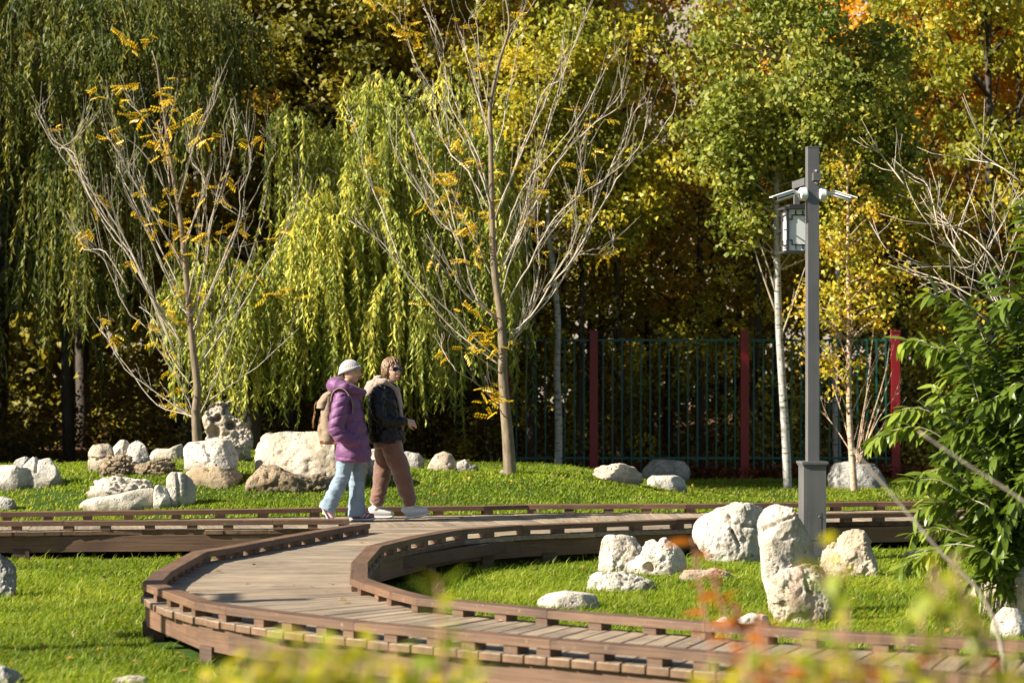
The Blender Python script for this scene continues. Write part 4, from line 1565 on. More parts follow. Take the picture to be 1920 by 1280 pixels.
# ------------------------------------------------------------------ the two young bare trees
def leaf_spray_mesh(seed):
    rs = random.Random(seed)
    b = MB()
    n = 5
    for k in range(n):
        s = .04 + .040 * k
        for sx in (-1, 1):
            c = Vector((s, sx * .004, -1.1 * s * s))
            d = Vector((.5, sx * .7, -.75 + rs.uniform(-.35, .35))).normalized()
            L, w = .070 * rs.uniform(.75, 1.15), .031
            u = d.cross(Vector((0, 0, 1))).normalized()
            b.add([c, c + d * L * .5 + u * w * .5, c + d * L, c + d * L * .5 - u * w * .5], [(0, 1, 2, 3)])
    b.tube([(0, 0, 0), (.10, 0, -.011), (.21, 0, -.048)], [.0022, .0018, .001], 3)
    return b.mesh('leaf_spray')


def young_tree(name, label, trunk, branches, Y, sprays, seed, r0, base=None, hidden_base=0.0):
    rs = random.Random(seed)
    b = at(trunk[0][0], trunk[0][1], Y)
    b.z = gz(b.x, Y)
    t = thing(name, label, 'tree', b)
    tk = [at(px, py, Y) for px, py in trunk]
    tk[0].z = b.z - .1
    tk = catmull(tk, 4)
    n = len(tk)
    rad = [r0 * (1 - .88 * (i / (n - 1)) ** .75) for i in range(n)]
    rad[0] *= 1.25
    MB().tube(tk, rad, 10).build('trunk', BARK_GREY, t, True)
    bm_, segs = MB(), []
    extra = [[(px + rs.uniform(-6, 6) + (rs.uniform(-26, 26)) * (i / len(br)), py + rs.uniform(-10, 18)) for i, (px, py) in enumerate(br)] for br in branches if rs.random() < .5]
    for br in branches + extra:
        dy0, dy1 = rs.uniform(-.05, .05), rs.uniform(-1.0, 1.0)
        m = len(br)
        pts = [at(px + rs.uniform(-2, 2), py, Y + dy0 + (dy1 - dy0) * (i / (m - 1))) for i, (px, py) in enumerate(br)]
        c = catmull(pts, 4)
        # slight kinks of a real shoot
        c = [p + Vector((rs.uniform(-.012, .012), rs.uniform(-.01, .01), rs.uniform(-.008, .008))) if 0 < i < len(c) - 1 else p for i, p in enumerate(c)]
        L = sum((c[i + 1] - c[i]).length for i in range(len(c) - 1))
        rr = .0050 + .0021 * L
        bm_.tube(c, taper(len(c), rr, .0034), 6)
        segs.append(c)
        k = int(L * 4.6)
        for j in range(k):
            i = rs.randrange(2, len(c) - 1)
            p = c[i]
            d = (c[min(i + 2, len(c) - 1)] - c[i - 1]).normalized()
            side = Vector((rs.uniform(-1, 1), rs.uniform(-1, 1), rs.uniform(0, .4))).normalized()
            dd = (d * .8 + side * .42 + Vector((0, 0, .35))).normalized()
            l_ = rs.uniform(.18, .75) * (1.1 - .5 * i / len(c))
            q = [p, p + dd * l_ * .4 + Vector((0, 0, .0)), p + dd * l_ * .75 + Vector((0, 0, .05 * l_)), p + dd * l_ + Vector((rs.uniform(-.04, .04), 0, .16 * l_))]
            bm_.tube(catmull(q, 2), taper(7, .0036, .0016), 4)
    o = bm_.build('branches', BARK_TWIG, t, True)
    lm = leafy_single('yellow_compound_leaf', (.70, .42, .012), (.80, .58, .03), .45, .4)
    ms = [leaf_spray_mesh(seed + k) for k in range(3)]
    for me in ms:
        me.materials.append(lm)
    allp = [p for c in segs for p in c]
    more = []
    for k in range(34):
        c = rs.choice(segs[:len(branches)])
        p = c[rs.randrange(len(c) // 3, len(c))]
        more.append((CX + p.x / p.y * FPX, HY + (CH - p.z) / p.y * FPX))
    for px, py in list(sprays) + more:
        for k in range(3 if rs.random() < .5 else 2):
            near = min(allp, key=lambda p: (CX + p.x / p.y * FPX - px) ** 2 + (HY + (CH - p.z) / p.y * FPX - py) ** 2)
            p = at(px + rs.uniform(-14, 14), py + rs.uniform(-14, 14), near.y + rs.uniform(-.12, .12))
            o = finish(bpy.data.objects.new('leaf_spray', rs.choice(ms)), t)
            o.location = p - b
            o.rotation_euler = (rs.uniform(-1.4, 1.4), rs.uniform(-.6, .9), rs.choice([PI, 0]) + rs.uniform(-1.0, 1.0))
            s = rs.uniform(.5, .95)
            o.scale = (s, s, s)


def half(*pts, ox=0, oy=0):
    return [(ox + x / 2, oy + y / 2) for x, y in pts]


H = lambda *p: half(*p, ox=640)
B2 = [H((565, 770), (500, 600), (440, 420), (390, 280), (350, 130), (330, 50)), H((480, 560), (400, 430), (290, 260), (220, 90), (140, 10)),
      H((555, 400), (520, 260), (505, 100), (500, 60)), H((562, 430), (600, 230), (640, 90), (710, 50)), H((575, 820), (690, 540), (760, 340), (830, 290), (890, 120), (940, 0)),
      H((585, 960), (640, 800), (700, 680), (800, 560), (900, 430), (980, 280), (1035, 190)), H((590, 1030), (730, 760), (820, 590), (960, 450), (1040, 360), (1060, 280)),
      H((600, 1170), (700, 1000), (780, 850), (900, 730), (1000, 660), (1110, 560), (1150, 430), (1140, 380)),
      H((610, 1250), (690, 1210), (780, 1080), (860, 980), (960, 800), (1060, 640), (1180, 520), (1250, 400), (1250, 330), (1225, 310)),
      H((860, 970), (940, 935), (1000, 940), (1020, 910), (1015, 875)), H((580, 1200), (500, 1100), (440, 900), (370, 830), (270, 690), (200, 560), (170, 400)),
      H((440, 900), (400, 730), (330, 640), (270, 500)), H((590, 1200), (470, 1100), (400, 1030), (300, 890)), H((600, 1350), (500, 1270), (380, 1140), (220, 1000), (130, 900), (60, 830)),
      H((220, 990), (150, 780), (90, 650), (60, 480), (20, 450)), H((600, 1400), (430, 1270), (330, 1180), (250, 1100)),
      [(946, 780), (940, 770), (910, 730), (855, 695), (835, 660)], [(855, 695), (832, 655), (828, 625)], H((640, 1280), (700, 1200), (740, 1000), (720, 800), (715, 560)),
      H((740, 900), (880, 720), (900, 560), (915, 500)), H((585, 1000), (660, 880), (740, 600), (830, 300), (830, 150)), H((600, 1120), (640, 960), (690, 830), (715, 700)),
      H((560, 520), (520, 400), (480, 250), (440, 120)), H((570, 600), (600, 480), (640, 300), (665, 150)), H((610, 1300), (720, 1170), (830, 1040), (900, 900), (950, 760), (985, 640)),
      H((560, 800), (470, 640), (400, 560), (350, 420), (340, 300)), H((590, 1100), (540, 980), (480, 850), (420, 720), (390, 640)), H((430, 1240), (370, 1060), (370, 950)),
      H((1000, 660), (1060, 520), (1080, 440), (1100, 380)), H((820, 590), (880, 480), (870, 400)), H((700, 1000), (690, 900), (670, 760)), H((760, 1090), (870, 900), (880, 700))]
young_tree('young_tree', 'taller bare young tree with few yellow leaves, on the grass right of the women', [(957, 888), (953, 830), (947, 760), (943, 700), (940, 600), (930, 530), (925, 475), (922, 375), (920, 250), (919, 200), (935, 120), (955, 50), (945, -20)],
           B2, on_ground(957, 889).y,
           [(705, 5), (780, 50), (720, 48), (770, 80), (790, 75), (865, 45), (980, 15), (995, 12), (900, 125), (880, 215), (895, 208), (870, 240), (850, 258), (835, 266), (900, 300), (895, 312), (820, 322), (955, 315), (860, 315), (855, 352),
            (800, 388), (815, 380), (830, 375), (850, 402), (870, 410), (885, 412), (870, 435), (905, 395), (925, 385), (910, 440), (895, 420), (850, 390), (900, 485), (870, 497), (980, 150), (965, 160), (1105, 280), (960, 120),
            (880, 585), (900, 580), (920, 577), (895, 620), (890, 632), (910, 636), (925, 625), (945, 652), (950, 632), (900, 655), (870, 660), (920, 760), (905, 768), (930, 766), (895, 760)], 71, .088)
H = lambda *p: half(*p)
B1 = [H((660, 1330), (520, 1000), (400, 830), (330, 720), (260, 580), (200, 520), (155, 440), (165, 415)), H((690, 1300), (600, 1150), (470, 930), (370, 760), (310, 640), (265, 570), (275, 520), (310, 450)),
      H((560, 1240), (470, 1150), (390, 980), (330, 930), (310, 880)), [(362, 775), (355, 780), (300, 740), (235, 690), (205, 640), (200, 610)], H((480, 1080), (380, 960), (320, 920), (260, 850)),
      H((692, 1010), (600, 850), (500, 680), (430, 550), (400, 510)), H((680, 850), (560, 600), (450, 500), (415, 400), (420, 350)), H((640, 620), (540, 450), (480, 380)), H((668, 760), (740, 520), (790, 420), (815, 310)),
      H((690, 930), (760, 700), (740, 560), (750, 450)), H((715, 1200), (750, 1100), (800, 800), (840, 620), (840, 470), (865, 370)), H((725, 1250), (760, 1150), (890, 850), (900, 720), (940, 620), (920, 480)),
      H((735, 1300), (860, 1150), (960, 900), (1000, 700)), H((900, 830), (960, 720), (1020, 600), (1030, 550), (975, 490)), H((740, 1380), (870, 1200), (1000, 1000), (1090, 830), (1120, 700), (1115, 650)), H((1090, 840), (1160, 780)),
      H((700, 1250), (560, 1100), (480, 980), (430, 800), (400, 700)), H((700, 1180), (650, 1100), (530, 800), (460, 660), (440, 620)), H((900, 800), (840, 740), (860, 640)), [(372, 768), (420, 730), (480, 690), (560, 615)],
      H((720, 1450), (640, 1330), (580, 1200), (520, 1150)), H((730, 1450), (780, 1300), (850, 1100), (900, 950), (930, 850)), H((700, 1150), (740, 950), (770, 800), (780, 650)), H((680, 1100), (590, 900), (540, 760), (520, 640)),
      H((640, 700), (610, 560), (600, 470)), H((620, 520), (650, 420), (640, 350)), [(368, 800), (350, 740), (320, 690), (290, 640), (270, 590)], [(368, 790), (400, 720), (430, 640), (450, 560)], H((590, 900), (520, 820), (480, 760))]
young_tree('young_tree', 'smaller bare young tree with yellow leaves, behind the white block on the left bank', [(372, 850), (370, 825), (367, 775), (370, 725), (360, 640), (350, 525), (340, 425), (332, 370), (320, 300), (310, 225), (300, 165), (295, 125), (285, 95)],
           B1, 30.4,
           [(185, 172), (195, 175), (222, 172), (215, 178), (240, 170), (232, 68), (255, 80), (270, 75), (305, 160), (252, 215), (262, 222), (275, 212), (372, 215), (378, 222), (305, 215), (325, 205), (300, 250), (378, 255), (388, 262), (310, 290), (330, 285), (312, 305),
            (303, 365), (290, 375), (305, 362), (305, 430), (330, 430), (318, 440), (360, 430), (345, 415), (395, 450), (410, 455), (320, 470), (375, 470), (330, 480), (385, 440), (335, 545), (360, 550), (385, 555), (312, 575), (322, 582), (330, 570), (360, 605), (450, 440), (455, 425),
            (465, 510), (480, 515), (520, 550), (545, 555), (505, 545), (320, 732), (330, 736), (345, 760), (303, 752), (335, 760)], 72, .075)


# ------------------------------------------------------------------ birches and saplings by the fence
def px_tree(name, label, trunk, Y, r0, r1, bk, blobs, leafm, leaf, seed, branches=(), cat='tree', group=None, droop=.6, br=.016):
    rs = np.random.RandomState(seed)
    b = at(trunk[0][0], trunk[0][1], Y)
    b.z = gz(b.x, Y)
    t = thing(name, label, cat, b, group)
    tk = [at(px, py, Y) for px, py in trunk]
    tk[0].z = b.z - .1
    tk = catmull(tk, 4)
    MB().tube(tk, taper(len(tk), r0, r1), 9).build('trunk', bk, t, True)
    m = MB()
    for q in branches:
        dy = rs.uniform(-.6, .6)
        c = catmull([at(px, py, Y + dy * i / (len(q) - 1)) for i, (px, py) in enumerate(q)], 3)
        m.tube(c, taper(len(c), br, .004), 5)
        for j in range(4):
            i = rs.randint(1, len(c) - 1)
            d = (c[i] - c[i - 1]).normalized()
            d = (d + Vector((rs.uniform(-.8, .8), rs.uniform(-.8, .8), .3))).normalized()
            l_ = rs.uniform(.15, .5)
            m.tube([c[i], c[i] + d * l_ * .5, c[i] + d * l_ + Vector((0, 0, .06))], [.006, .004, .002], 4)
    if blobs:
        Cs, Ts = [], []
        for px, py, rx, ry, n, per, cr in blobs:
            c = at(px, py, Y)
            s = Y / FPX
            cen = ellipsoid_points(rs, n, c, (rx * s, max(.3, rx * s * .8), ry * s), .45)
            for k in range(0, n, 2):
                e = Vector(cen[k])
                i = min(range(len(tk)), key=lambda i: abs(tk[i].z - (e.z - .35)))
                m.tube([tk[i], tk[i].lerp(e, .5) + Vector((0, 0, .05)), e], [.014, .009, .004], 4)
            C, T = clumps(rs, cen, rs.uniform(.6, 1.3, n) * cr, per, .75)
            Cs.append(C); Ts.append(T)
        C, T = np.concatenate(Cs), np.concatenate(Ts)
        me = leaf_quads('crown', C, rs.normal(size=C.shape) * .6 + np.array([0, 0, -droop]), leaf * rs.uniform(.7, 1.25, len(C)), leaf * .72, T, rs)
        o = me_obj('crown', me, LM[leafm], t)
        o['kind'] = 'stuff'
    if m.v:
        m.build('branches', bk if bk is not BARK_BIRCH else BARK_TWIG, t, True)
    return t


px_tree('birch_tree', 'white birch trunk left of the lamp post, carrying the broad green crown above it', [(1477, 916), (1474, 840), (1467, 720), (1460, 600), (1457, 480), (1456, 380), (1462, 250), (1480, 120), (1490, -20)], 34.0, .068, .03, BARK_BIRCH,
        [(1490, 150, 215, 165, 58, 105, .48), (1410, 260, 120, 80, 28, 115, .40), (1610, 200, 110, 110, 26, 120, .42), (1480, -10, 190, 90, 34, 125, .46), (1550, 340, 120, 60, 15, 90, .34), (1370, 320, 70, 50, 10, 85, .32), (1390, 400, 70, 60, 9, 60, .34), (1560, 420, 90, 50, 9, 60, .34), (1670, 330, 70, 70, 12, 70, .36), (1330, 220, 60, 70, 9, 70, .36), (1440, 400, 60, 60, 8, 50, .3), (1650, 90, 80, 90, 14, 90, .4), (1330, 90, 60, 80, 10, 70, .4)],
        'green', .092, 81, [[(1458, 560), (1430, 470), (1390, 380)], [(1460, 600), (1425, 500), (1385, 370)], [(1457, 480), (1475, 420), (1500, 370)], [(1462, 640), (1490, 560), (1510, 500)]])
px_tree('birch_tree', 'slim birch with yellow and orange leaves just right of the lamp post', [(1603, 924), (1597, 850), (1592, 760), (1592, 640), (1590, 500), (1590, 400), (1588, 310)], 33.2, .055, .012, BARK_PEEL,
        [(1585, 420, 70, 100, 26, 32, .28), (1600, 560, 95, 95, 32, 30, .28), (1530, 600, 50, 85, 13, 26, .24), (1560, 690, 65, 60, 11, 20, .24), (1640, 500, 65, 75, 14, 28, .24), (1590, 320, 40, 50, 8, 24, .22)],
        'orange', .072, 82, [[(1592, 740), (1560, 670), (1530, 640)], [(1594, 780), (1630, 700), (1650, 650)], [(1592, 690), (1560, 590), (1540, 560)]], br=.010)
px_tree('birch_tree', 'thin white birch trunk behind the grey white boulder, beyond the yellow birch', [(1571, 880), (1568, 800), (1566, 700), (1568, 600), (1574, 450), (1580, 300)], 37.0, .070, .03, BARK_BIRCH,
        [(1620, 340, 110, 110, 32, 105, .38)], 'lime', .090, 83)
px_tree('birch_tree', 'white birch trunk behind the taller young tree, left of the first red post', [(1046, 880), (1048, 800), (1044, 700), (1046, 600), (1036, 500), (1028, 400), (1030, 250), (1020, 100)], 36.0, .062, .03, BARK_BIRCH,
        [(1010, 250, 130, 150, 44, 120, .42), (1070, 120, 110, 110, 26, 120, .40), (1090, 360, 80, 80, 18, 100, .36), (1130, 400, 100, 60, 22, 90, .36), (1205, 340, 80, 80, 20, 85, .36)], 'lime', .090, 84)
px_tree('twiggy_shrub', 'bare twiggy shrub of reddish shoots beside the yellow birch trunk', [(1606, 905), (1608, 880), (1606, 850)], 34.0, .02, .012, BARK_PEEL, [], 'orange', .06, 85,
        [[(1606, 890), (1630, 800), (1660, 700), (1668, 640)], [(1606, 880), (1640, 790), (1675, 690)], [(1606, 870), (1620, 780), (1630, 690), (1640, 600)], [(1606, 860), (1640, 820), (1680, 770)], [(1606, 870), (1650, 780), (1690, 730)],
         [(1604, 870), (1580, 780), (1560, 720)], [(1604, 860), (1565, 800), (1540, 770)], [(1606, 850), (1625, 740), (1650, 660)]], 'shrub', br=.011)


# ------------------------------------------------------------------ glossy shrub at right
def single_leaf(L, w, curl, fold=.2, seg=4):
    b = MB()
    rows = []
    for i in range(seg + 1):
        t = i / seg
        x = L * t
        z = -curl * L * t * t
        hw = w * .5 * (math.sin(PI * min(1, t ** .8)) ** .75 if 0 < t < 1 else 0)
        rows.append((x, z, hw))
    vs, fs = [(0, 0, 0)], []
    idx = [(0, 0, 0)]
    for i in range(1, seg):
        x, z, hw = rows[i]
        k = len(vs)
        vs += [(x, -hw, z + fold * hw), (x, 0, z), (x, hw, z + fold * hw)]
        idx.append((k, k + 1, k + 2))
    k = len(vs)
    vs.append((rows[-1][0], 0, rows[-1][1]))
    a = idx[1]
    fs += [(0, a[0], a[1]), (0, a[1], a[2])]
    for i in range(1, seg - 1):
        a, c = idx[i], idx[i + 1]
        fs += [(a[0], c[0], c[1], a[1]), (a[1], c[1], c[2], a[2])]
    a = idx[seg - 1]
    fs += [(a[0], k, a[1]), (a[1], k, a[2])]
    return b.add(vs, fs).mesh('leaf')


def aim(d, roll=0.0):
    "rotation that points local x along d with the leaf's back up"
    d = d.normalized()
    s = Vector((0, 0, 1)).cross(d)
    s = s.normalized() if s.length > 1e-4 else Vector((0, 1, 0))
    u = d.cross(s)
    M3 = Matrix((d, s, u)).transposed()
    return (M3 @ Matrix.Rotation(roll, 3, 'X')).to_euler()


def leafy_shrub(name, label, base, stems, Y, mats, leaf, per_m, seed, group=None, r0=.012, bk=None, maxn=300, droop=.7, cat='shrub', start=.35, jit=.6, stiff=.3, root_pts=True, sparse=None):
    rs = random.Random(seed)
    b = Vector((base[0], base[1], gz(base[0], base[1])))
    t = thing(name, label, cat, b, group)
    ms = []
    for m in mats:
        for k in range(2):
            me = single_leaf(leaf[0] * (1, 1.12)[k], leaf[1], leaf[2] * (1, .5)[k])
            me.materials.append(m)
            me.polygons.foreach_set('use_smooth', np.ones(len(me.polygons), bool))
            ms.append((m, me))
    cnt = 0
    rest = {m: MB() for m in mats}
    sm = MB()
    todo = []
    for st, pick_ in stems:
        dy = rs.uniform(-jit, jit)
        pts = ([b + Vector((rs.uniform(-.15, .15), rs.uniform(-.1, .1), -.05))] if root_pts else []) + [at(px, py, Y + dy) for px, py in st]
        c = catmull(pts, 5)
        sm.tube(c, taper(len(c), r0, .003), 5)
        L = [0]
        for p, q in zip(c, c[1:]):
            L.append(L[-1] + (q - p).length)
        n = max(3, int(L[-1] * (1 - start) * per_m * (1.0 if sparse is None or st[-1][1] > sparse else .38)))
        for k in range(n):
            s = L[-1] * (start + (1 - start) * (k + rs.random() * .6) / n) if k < n - 1 else L[-1] * .995
            i = next(i for i in range(len(L) - 1) if s <= L[i + 1] + 1e-9)
            p = c[i].lerp(c[i + 1], (s - L[i]) / max(1e-6, L[i + 1] - L[i]))
            d = (c[i + 1] - c[i]).normalized()
            side = d.cross(Vector((0, 0, 1)))
            side = side.normalized() if side.length > .05 else Vector((1, 0, 0))
            up = side.cross(d)
            a = 2.4 * k + rs.uniform(-.5, .5)
            sd2 = side * math.cos(a) + up * math.sin(a) * .6
            dd = (d * stiff + sd2 * .8 + Vector((0, 0, -droop * rs.uniform(.3, 1.2)))).normalized()
            todo.append((p, dd, rs.uniform(.7, 1.15), rs.uniform(-.7, .7), pick_))
    todo.sort(key=lambda q: q[0].x)
    for p, dd, s, roll, pick_ in todo:
        m, me = rs.choice([x for x in ms if x[0] in pick_] if pick_ else ms)
        if cnt < maxn:
            o = finish(bpy.data.objects.new('leaf', me), t)
            o.location = p - b
            o.rotation_euler = aim(dd, roll)
            o.scale = (s, s, s)
            cnt += 1
        else:
            M4 = Matrix.LocRotScale(p, aim(dd, roll), Vector((s, s, s)))
            rest[m].add([M4 @ v.co for v in me.vertices], [tuple(f.vertices) for f in me.polygons])
    for m, mb in rest.items():
        if mb.v:
            o = mb.build('foliage', m, t, True)
            o['kind'] = 'stuff'
    sm.build('stems', bk or BARK_TWIG, t, True)
    return t


glossy = leafy_single('glossy_green_leaf', (.10, .16, .018), (.34, .41, .05), .36, .38, .45)
sb = on(1875, 1160, 0)
Yg = 17.0
gs = [[(1870, 980), (1810, 930), (1760, 900), (1700, 900)], [(1870, 1000), (1820, 980), (1770, 960), (1740, 930)], [(1880, 1020), (1840, 1010), (1790, 1020), (1750, 1050)], [(1890, 960), (1850, 920), (1810, 880), (1760, 850)], [(1880, 900), (1830, 840), (1790, 790), (1750, 720)], [(1890, 860), (1850, 800), (1820, 700), (1790, 640)], [(1850, 900), (1780, 830), (1720, 800), (1660, 812), (1632, 830)], [(1860, 880), (1800, 800), (1740, 770), (1700, 765), (1672, 780)], [(1880, 850), (1840, 740), (1790, 680), (1730, 640), (1692, 640)],
      [(1870, 820), (1820, 720), (1780, 660), (1745, 650)], [(1890, 820), (1850, 690), (1800, 600), (1760, 560), (1735, 545)], [(1890, 760), (1850, 650), (1820, 580), (1800, 560)], [(1860, 960), (1820, 910), (1770, 880), (1730, 890)],
      [(1860, 1000), (1810, 950), (1770, 940), (1720, 955)], [(1860, 1040), (1800, 1000), (1750, 990), (1710, 1000)], [(1865, 1050), (1800, 1020), (1740, 1035), (1690, 1062)], [(1880, 800), (1840, 760), (1800, 740), (1770, 745)],
      [(1900, 700), (1890, 600), (1880, 540), (1860, 510)], [(1910, 650), (1930, 500), (1930, 420), (1915, 370)], [(1930, 640), (1960, 480), (1950, 380)], [(1900, 860), (1880, 780), (1850, 730), (1830, 720)],
      [(1900, 900), (1870, 860), (1830, 850), (1800, 860)], [(1900, 940), (1860, 930), (1830, 960), (1800, 1000)], [(1910, 980), (1880, 1000), (1850, 1040), (1830, 1090)], [(1900, 760), (1920, 660), (1900, 620), (1870, 600)],
      [(1920, 860), (1900, 830), (1880, 840), (1850, 880)], [(1930, 900), (1910, 920), (1890, 970), (1870, 1030)], [(1930, 800), (1910, 760), (1880, 740), (1840, 760)], [(1950, 760), (1930, 720), (1900, 720), (1870, 760)], [(1900, 820), (1860, 800), (1820, 800), (1780, 820)],
      [(1920, 940), (1900, 960), (1860, 980), (1840, 1010)], [(1940, 1000), (1920, 1020), (1900, 1060), (1890, 1100)], [(1890, 900), (1850, 890), (1810, 900), (1790, 930)], [(1930, 680), (1910, 660), (1880, 660), (1850, 690)], [(1940, 620), (1930, 580), (1900, 560), (1870, 580)]]
leafy_shrub('glossy_shrub', 'green shrub with long glossy arching leaves at the right edge, over the pale stones', (sb.x, Yg + .1), [(s, None) for s in gs], Yg, [glossy], (.160, .050, .30), 95, 91, r0=.006, start=.30, droop=.52, jit=.55, stiff=.5)


def bare_shrub():
    rs = random.Random(5)
    b = Vector((4.15, 18.0, 0))
    t = thing('bare_shrub', 'leafless grey twigs rising out of the glossy shrub at right', 'shrub', b)
    st = [[(1900, 625), (1860, 550), (1830, 500), (1800, 480), (1730, 405), (1695, 330), (1680, 240)], [(1835, 562), (1770, 527), (1695, 500), (1660, 465), (1630, 415)], [(1695, 345), (1660, 300), (1635, 272)], [(1840, 510), (1785, 500), (1710, 502)],
          [(1800, 480), (1790, 450), (1835, 325), (1845, 250)], [(1880, 600), (1850, 540), (1800, 450), (1760, 400), (1685, 365)], [(1860, 560), (1900, 450), (1930, 380)], [(1830, 500), (1880, 420), (1900, 380), (1940, 340)], [(1760, 430), (1740, 350), (1710, 330)],
          [(1920, 345), (1870, 310), (1820, 300), (1760, 290)], [(1920, 700), (1890, 600), (1850, 480), (1830, 400), (1815, 360)], [(1800, 480), (1770, 430), (1760, 340)], [(1900, 540), (1850, 470), (1800, 430), (1740, 420), (1700, 420)], [(1870, 570), (1820, 540), (1770, 545), (1735, 560)],
          [(1880, 480), (1860, 400), (1870, 330)], [(1850, 600), (1800, 560), (1750, 530), (1720, 540)]]
    m = MB()
    m.tube(catmull([b - Vector((0, 0, .1)), at(1940, 900, 18), at(1930, 750, 18), at(1900, 625, 18)], 4), taper(13, .022, .014), 6)
    for s in st:
        c = catmull([at(px, py, 18 + rs.uniform(-.25, .25)) for px, py in s], 4)
        m.tube(c, taper(len(c), .0068, .0022), 5)
        for k in range(8):
            i = rs.randrange(1, len(c) - 1)
            d = (c[i + 1] - c[i - 1]).normalized()
            d = (d + Vector((rs.uniform(-1, 1), rs.uniform(-1, 1), rs.uniform(-.3, .8)))).normalized()
            l_ = rs.uniform(.1, .4)
            m.tube([c[i], c[i] + d * l_ * .5, c[i] + d * l_ + Vector((0, 0, .03))], [.004, .003, .0015], 4)
    m.build('twigs', BARK_TWIG, t, True)


bare_shrub()

# ------------------------------------------------------------------ out of focus plants close to the camera
yg = leafy_single('yellow_green_leaf_near', (.42, .42, .02), (.70, .56, .03), .4, .45)
og = leafy_single('orange_red_leaf_near', (.50, .09, .03), (.58, .24, .03), .4, .4)
ru = leafy_single('rust_leaf_near', (.42, .11, .012), (.52, .19, .02), .4, .45)
gr = leafy_single('green_leaf_near', (.20, .28, .03), (.34, .38, .03), .4, .45)
stem_m = plain('pink_brown_stem', (0.36, 0.19, 0.13), 0.6, 0.2, 6)
Yn = 3.8
rs_ = random.Random(14)
left = []
for px, py in [(385, 1262), (420, 1245), (455, 1215), (490, 1195), (525, 1205), (560, 1180), (590, 1195), (625, 1195), (660, 1205), (700, 1200), (735, 1215), (770, 1235), (860, 1215), (890, 1225), (905, 1255), (540, 1245), (610, 1240), (680, 1245), (470, 1255), (800, 1250), (575, 1225), (505, 1235), (640, 1225), (720, 1250)]:
    left.append(([(px + rs_.uniform(-40, 40), py + 190), (px + rs_.uniform(-12, 12), py + 90), (px, py)], [yg, yg, gr]))
leafy_shrub('autumn_bush', 'blurred yellow green bush close to the camera at the bottom left of centre', (-.26, 3.8), left, Yn, [yg, gr], (.049, .026, .22), 100, 15, r0=.0025, bk=stem_m, droop=.25, start=.85, jit=.35, stiff=.5, maxn=300)
leafy_shrub('autumn_shoot', 'single tall blurred shoot with yellow green leaves in front of the loop', (-.10, 3.8), [([(838, 1420), (832, 1250), (826, 1130), (822, 1085)], [yg, gr])], 3.8, [yg, gr], (.064, .027, .2), 80, 16, r0=.007, bk=stem_m, droop=.15, start=.84, jit=.05, stiff=.5)
right = []
for px, py, q in [(1560, 1010, 'g'), (1590, 1130, 'y'), (1500, 1050, 'y'), (1755, 1050, 'y'), (1790, 1040, 'y'), (1815, 1110, 'y'), (1730, 1120, 'y'), (1850, 1180, 'y'), (1900, 1190, 'y'), (1690, 1195, 'y'), (1640, 1180, 'g'), (1400, 1190, 'o'), (1440, 1200, 'o'), (1470, 1220, 'o'),
                  (1430, 1170, 'r'), (1385, 1225, 'y'), (1500, 1195, 'y'), (1530, 1215, 'o'), (1570, 1220, 'y'), (1620, 1235, 'o'), (1680, 1245, 'y'), (1720, 1225, 'o'), (1760, 1215, 'y'), (1810, 1235, 'y'), (1860, 1240, 'o'), (1905, 1245, 'y'), (1330, 1245, 'y'), (1420, 1255, 'o'), (1470, 1262, 'r'),
                  (1540, 1250, 'y'), (1600, 1260, 'y'), (1650, 1215, 'y')]:
    right.append(([(px + rs_.uniform(-50, 50), py + 210), (px + rs_.uniform(-14, 14), py + 95), (px, py)], {'y': [yg, yg, gr], 'o': [og, yg, gr], 'r': [ru], 'g': [gr, yg]}[q]))
leafy_shrub('autumn_bush', 'blurred red, orange and yellow bush close to the camera at the bottom right', (.53, 3.8), right, Yn, [yg, og, ru, gr], (.050, .027, .22), 112, 17, r0=.0025, bk=stem_m, droop=.25, start=.87, jit=.4, stiff=.5, maxn=300, sparse=1205)
leafy_shrub('rust_shoot', 'blurred shoots with rust brown leaves in front of the holed stone', (.45, 5.2), [([(1400, 1400), (1370, 1200), (1350, 1120), (1330, 1070)], [ru]), ([(1420, 1400), (1400, 1240), (1385, 1170), (1375, 1130)], [ru]), ([(1360, 1400), (1330, 1200), (1310, 1080), (1300, 1010)], [ru]), ([(1440, 1400), (1430, 1240), (1420, 1150)], [ru])], 5.2, [ru], (.072, .032, .3), 50, 18, r0=.004, bk=stem_m, droop=.3, start=.86, jit=.1, stiff=.4)
leafy_shrub('dry_stalk', 'two blurred pale stalks leaning across the glossy shrub', (1.75, 8.0), [([(1890, 1290), (1850, 1130), (1760, 1030), (1680, 935), (1600, 842)], None), ([(2150, 1350), (2060, 1050), (1920, 940), (1810, 868), (1722, 808)], None)], 8.0, [yg], (.01, .004, .2), 0.01, 19, r0=.008, bk=bark('dry_stalk_bark', (.36, .28, .20), (.5, .42, .33)), jit=.05, maxn=0)


# ------------------------------------------------------------------ the two women
SKIN = plain('skin', (0.56, 0.335, 0.235), 0.5, 0.06, 9)
SKIN_PALE = plain('pale_skin', (0.54, 0.33, 0.24), 0.5, 0.06, 9)
LIPS = plain('lips', (0.42, 0.19, 0.15), 0.45, 0.05)
TEETH = plain('teeth', (0.75, 0.72, 0.66), 0.3, 0.02)


def cloth(name, c, rough=0.8, weave=260, bump=0.12, var=0.12, sheen=0.2):
    N = Nodes(name)
    v = N.coords()
    n1 = N.noise(v, 7, 4)
    col = N.ramp(n1, [(0.3, tuple(x * (1 - var) for x in c)), (0.7, tuple(min(1, x * (1 + var)) for x in c))])
    h = N.math('ADD', N.noise(v, weave, 2), N.math('MULTIPLY', N.noise(v, 22, 4), 2.0))
    return N.done(N.bsdf(Base_Color=col, Roughness=rough, Sheen_Weight=sheen, Normal=N.bump(h, bump, .008)))


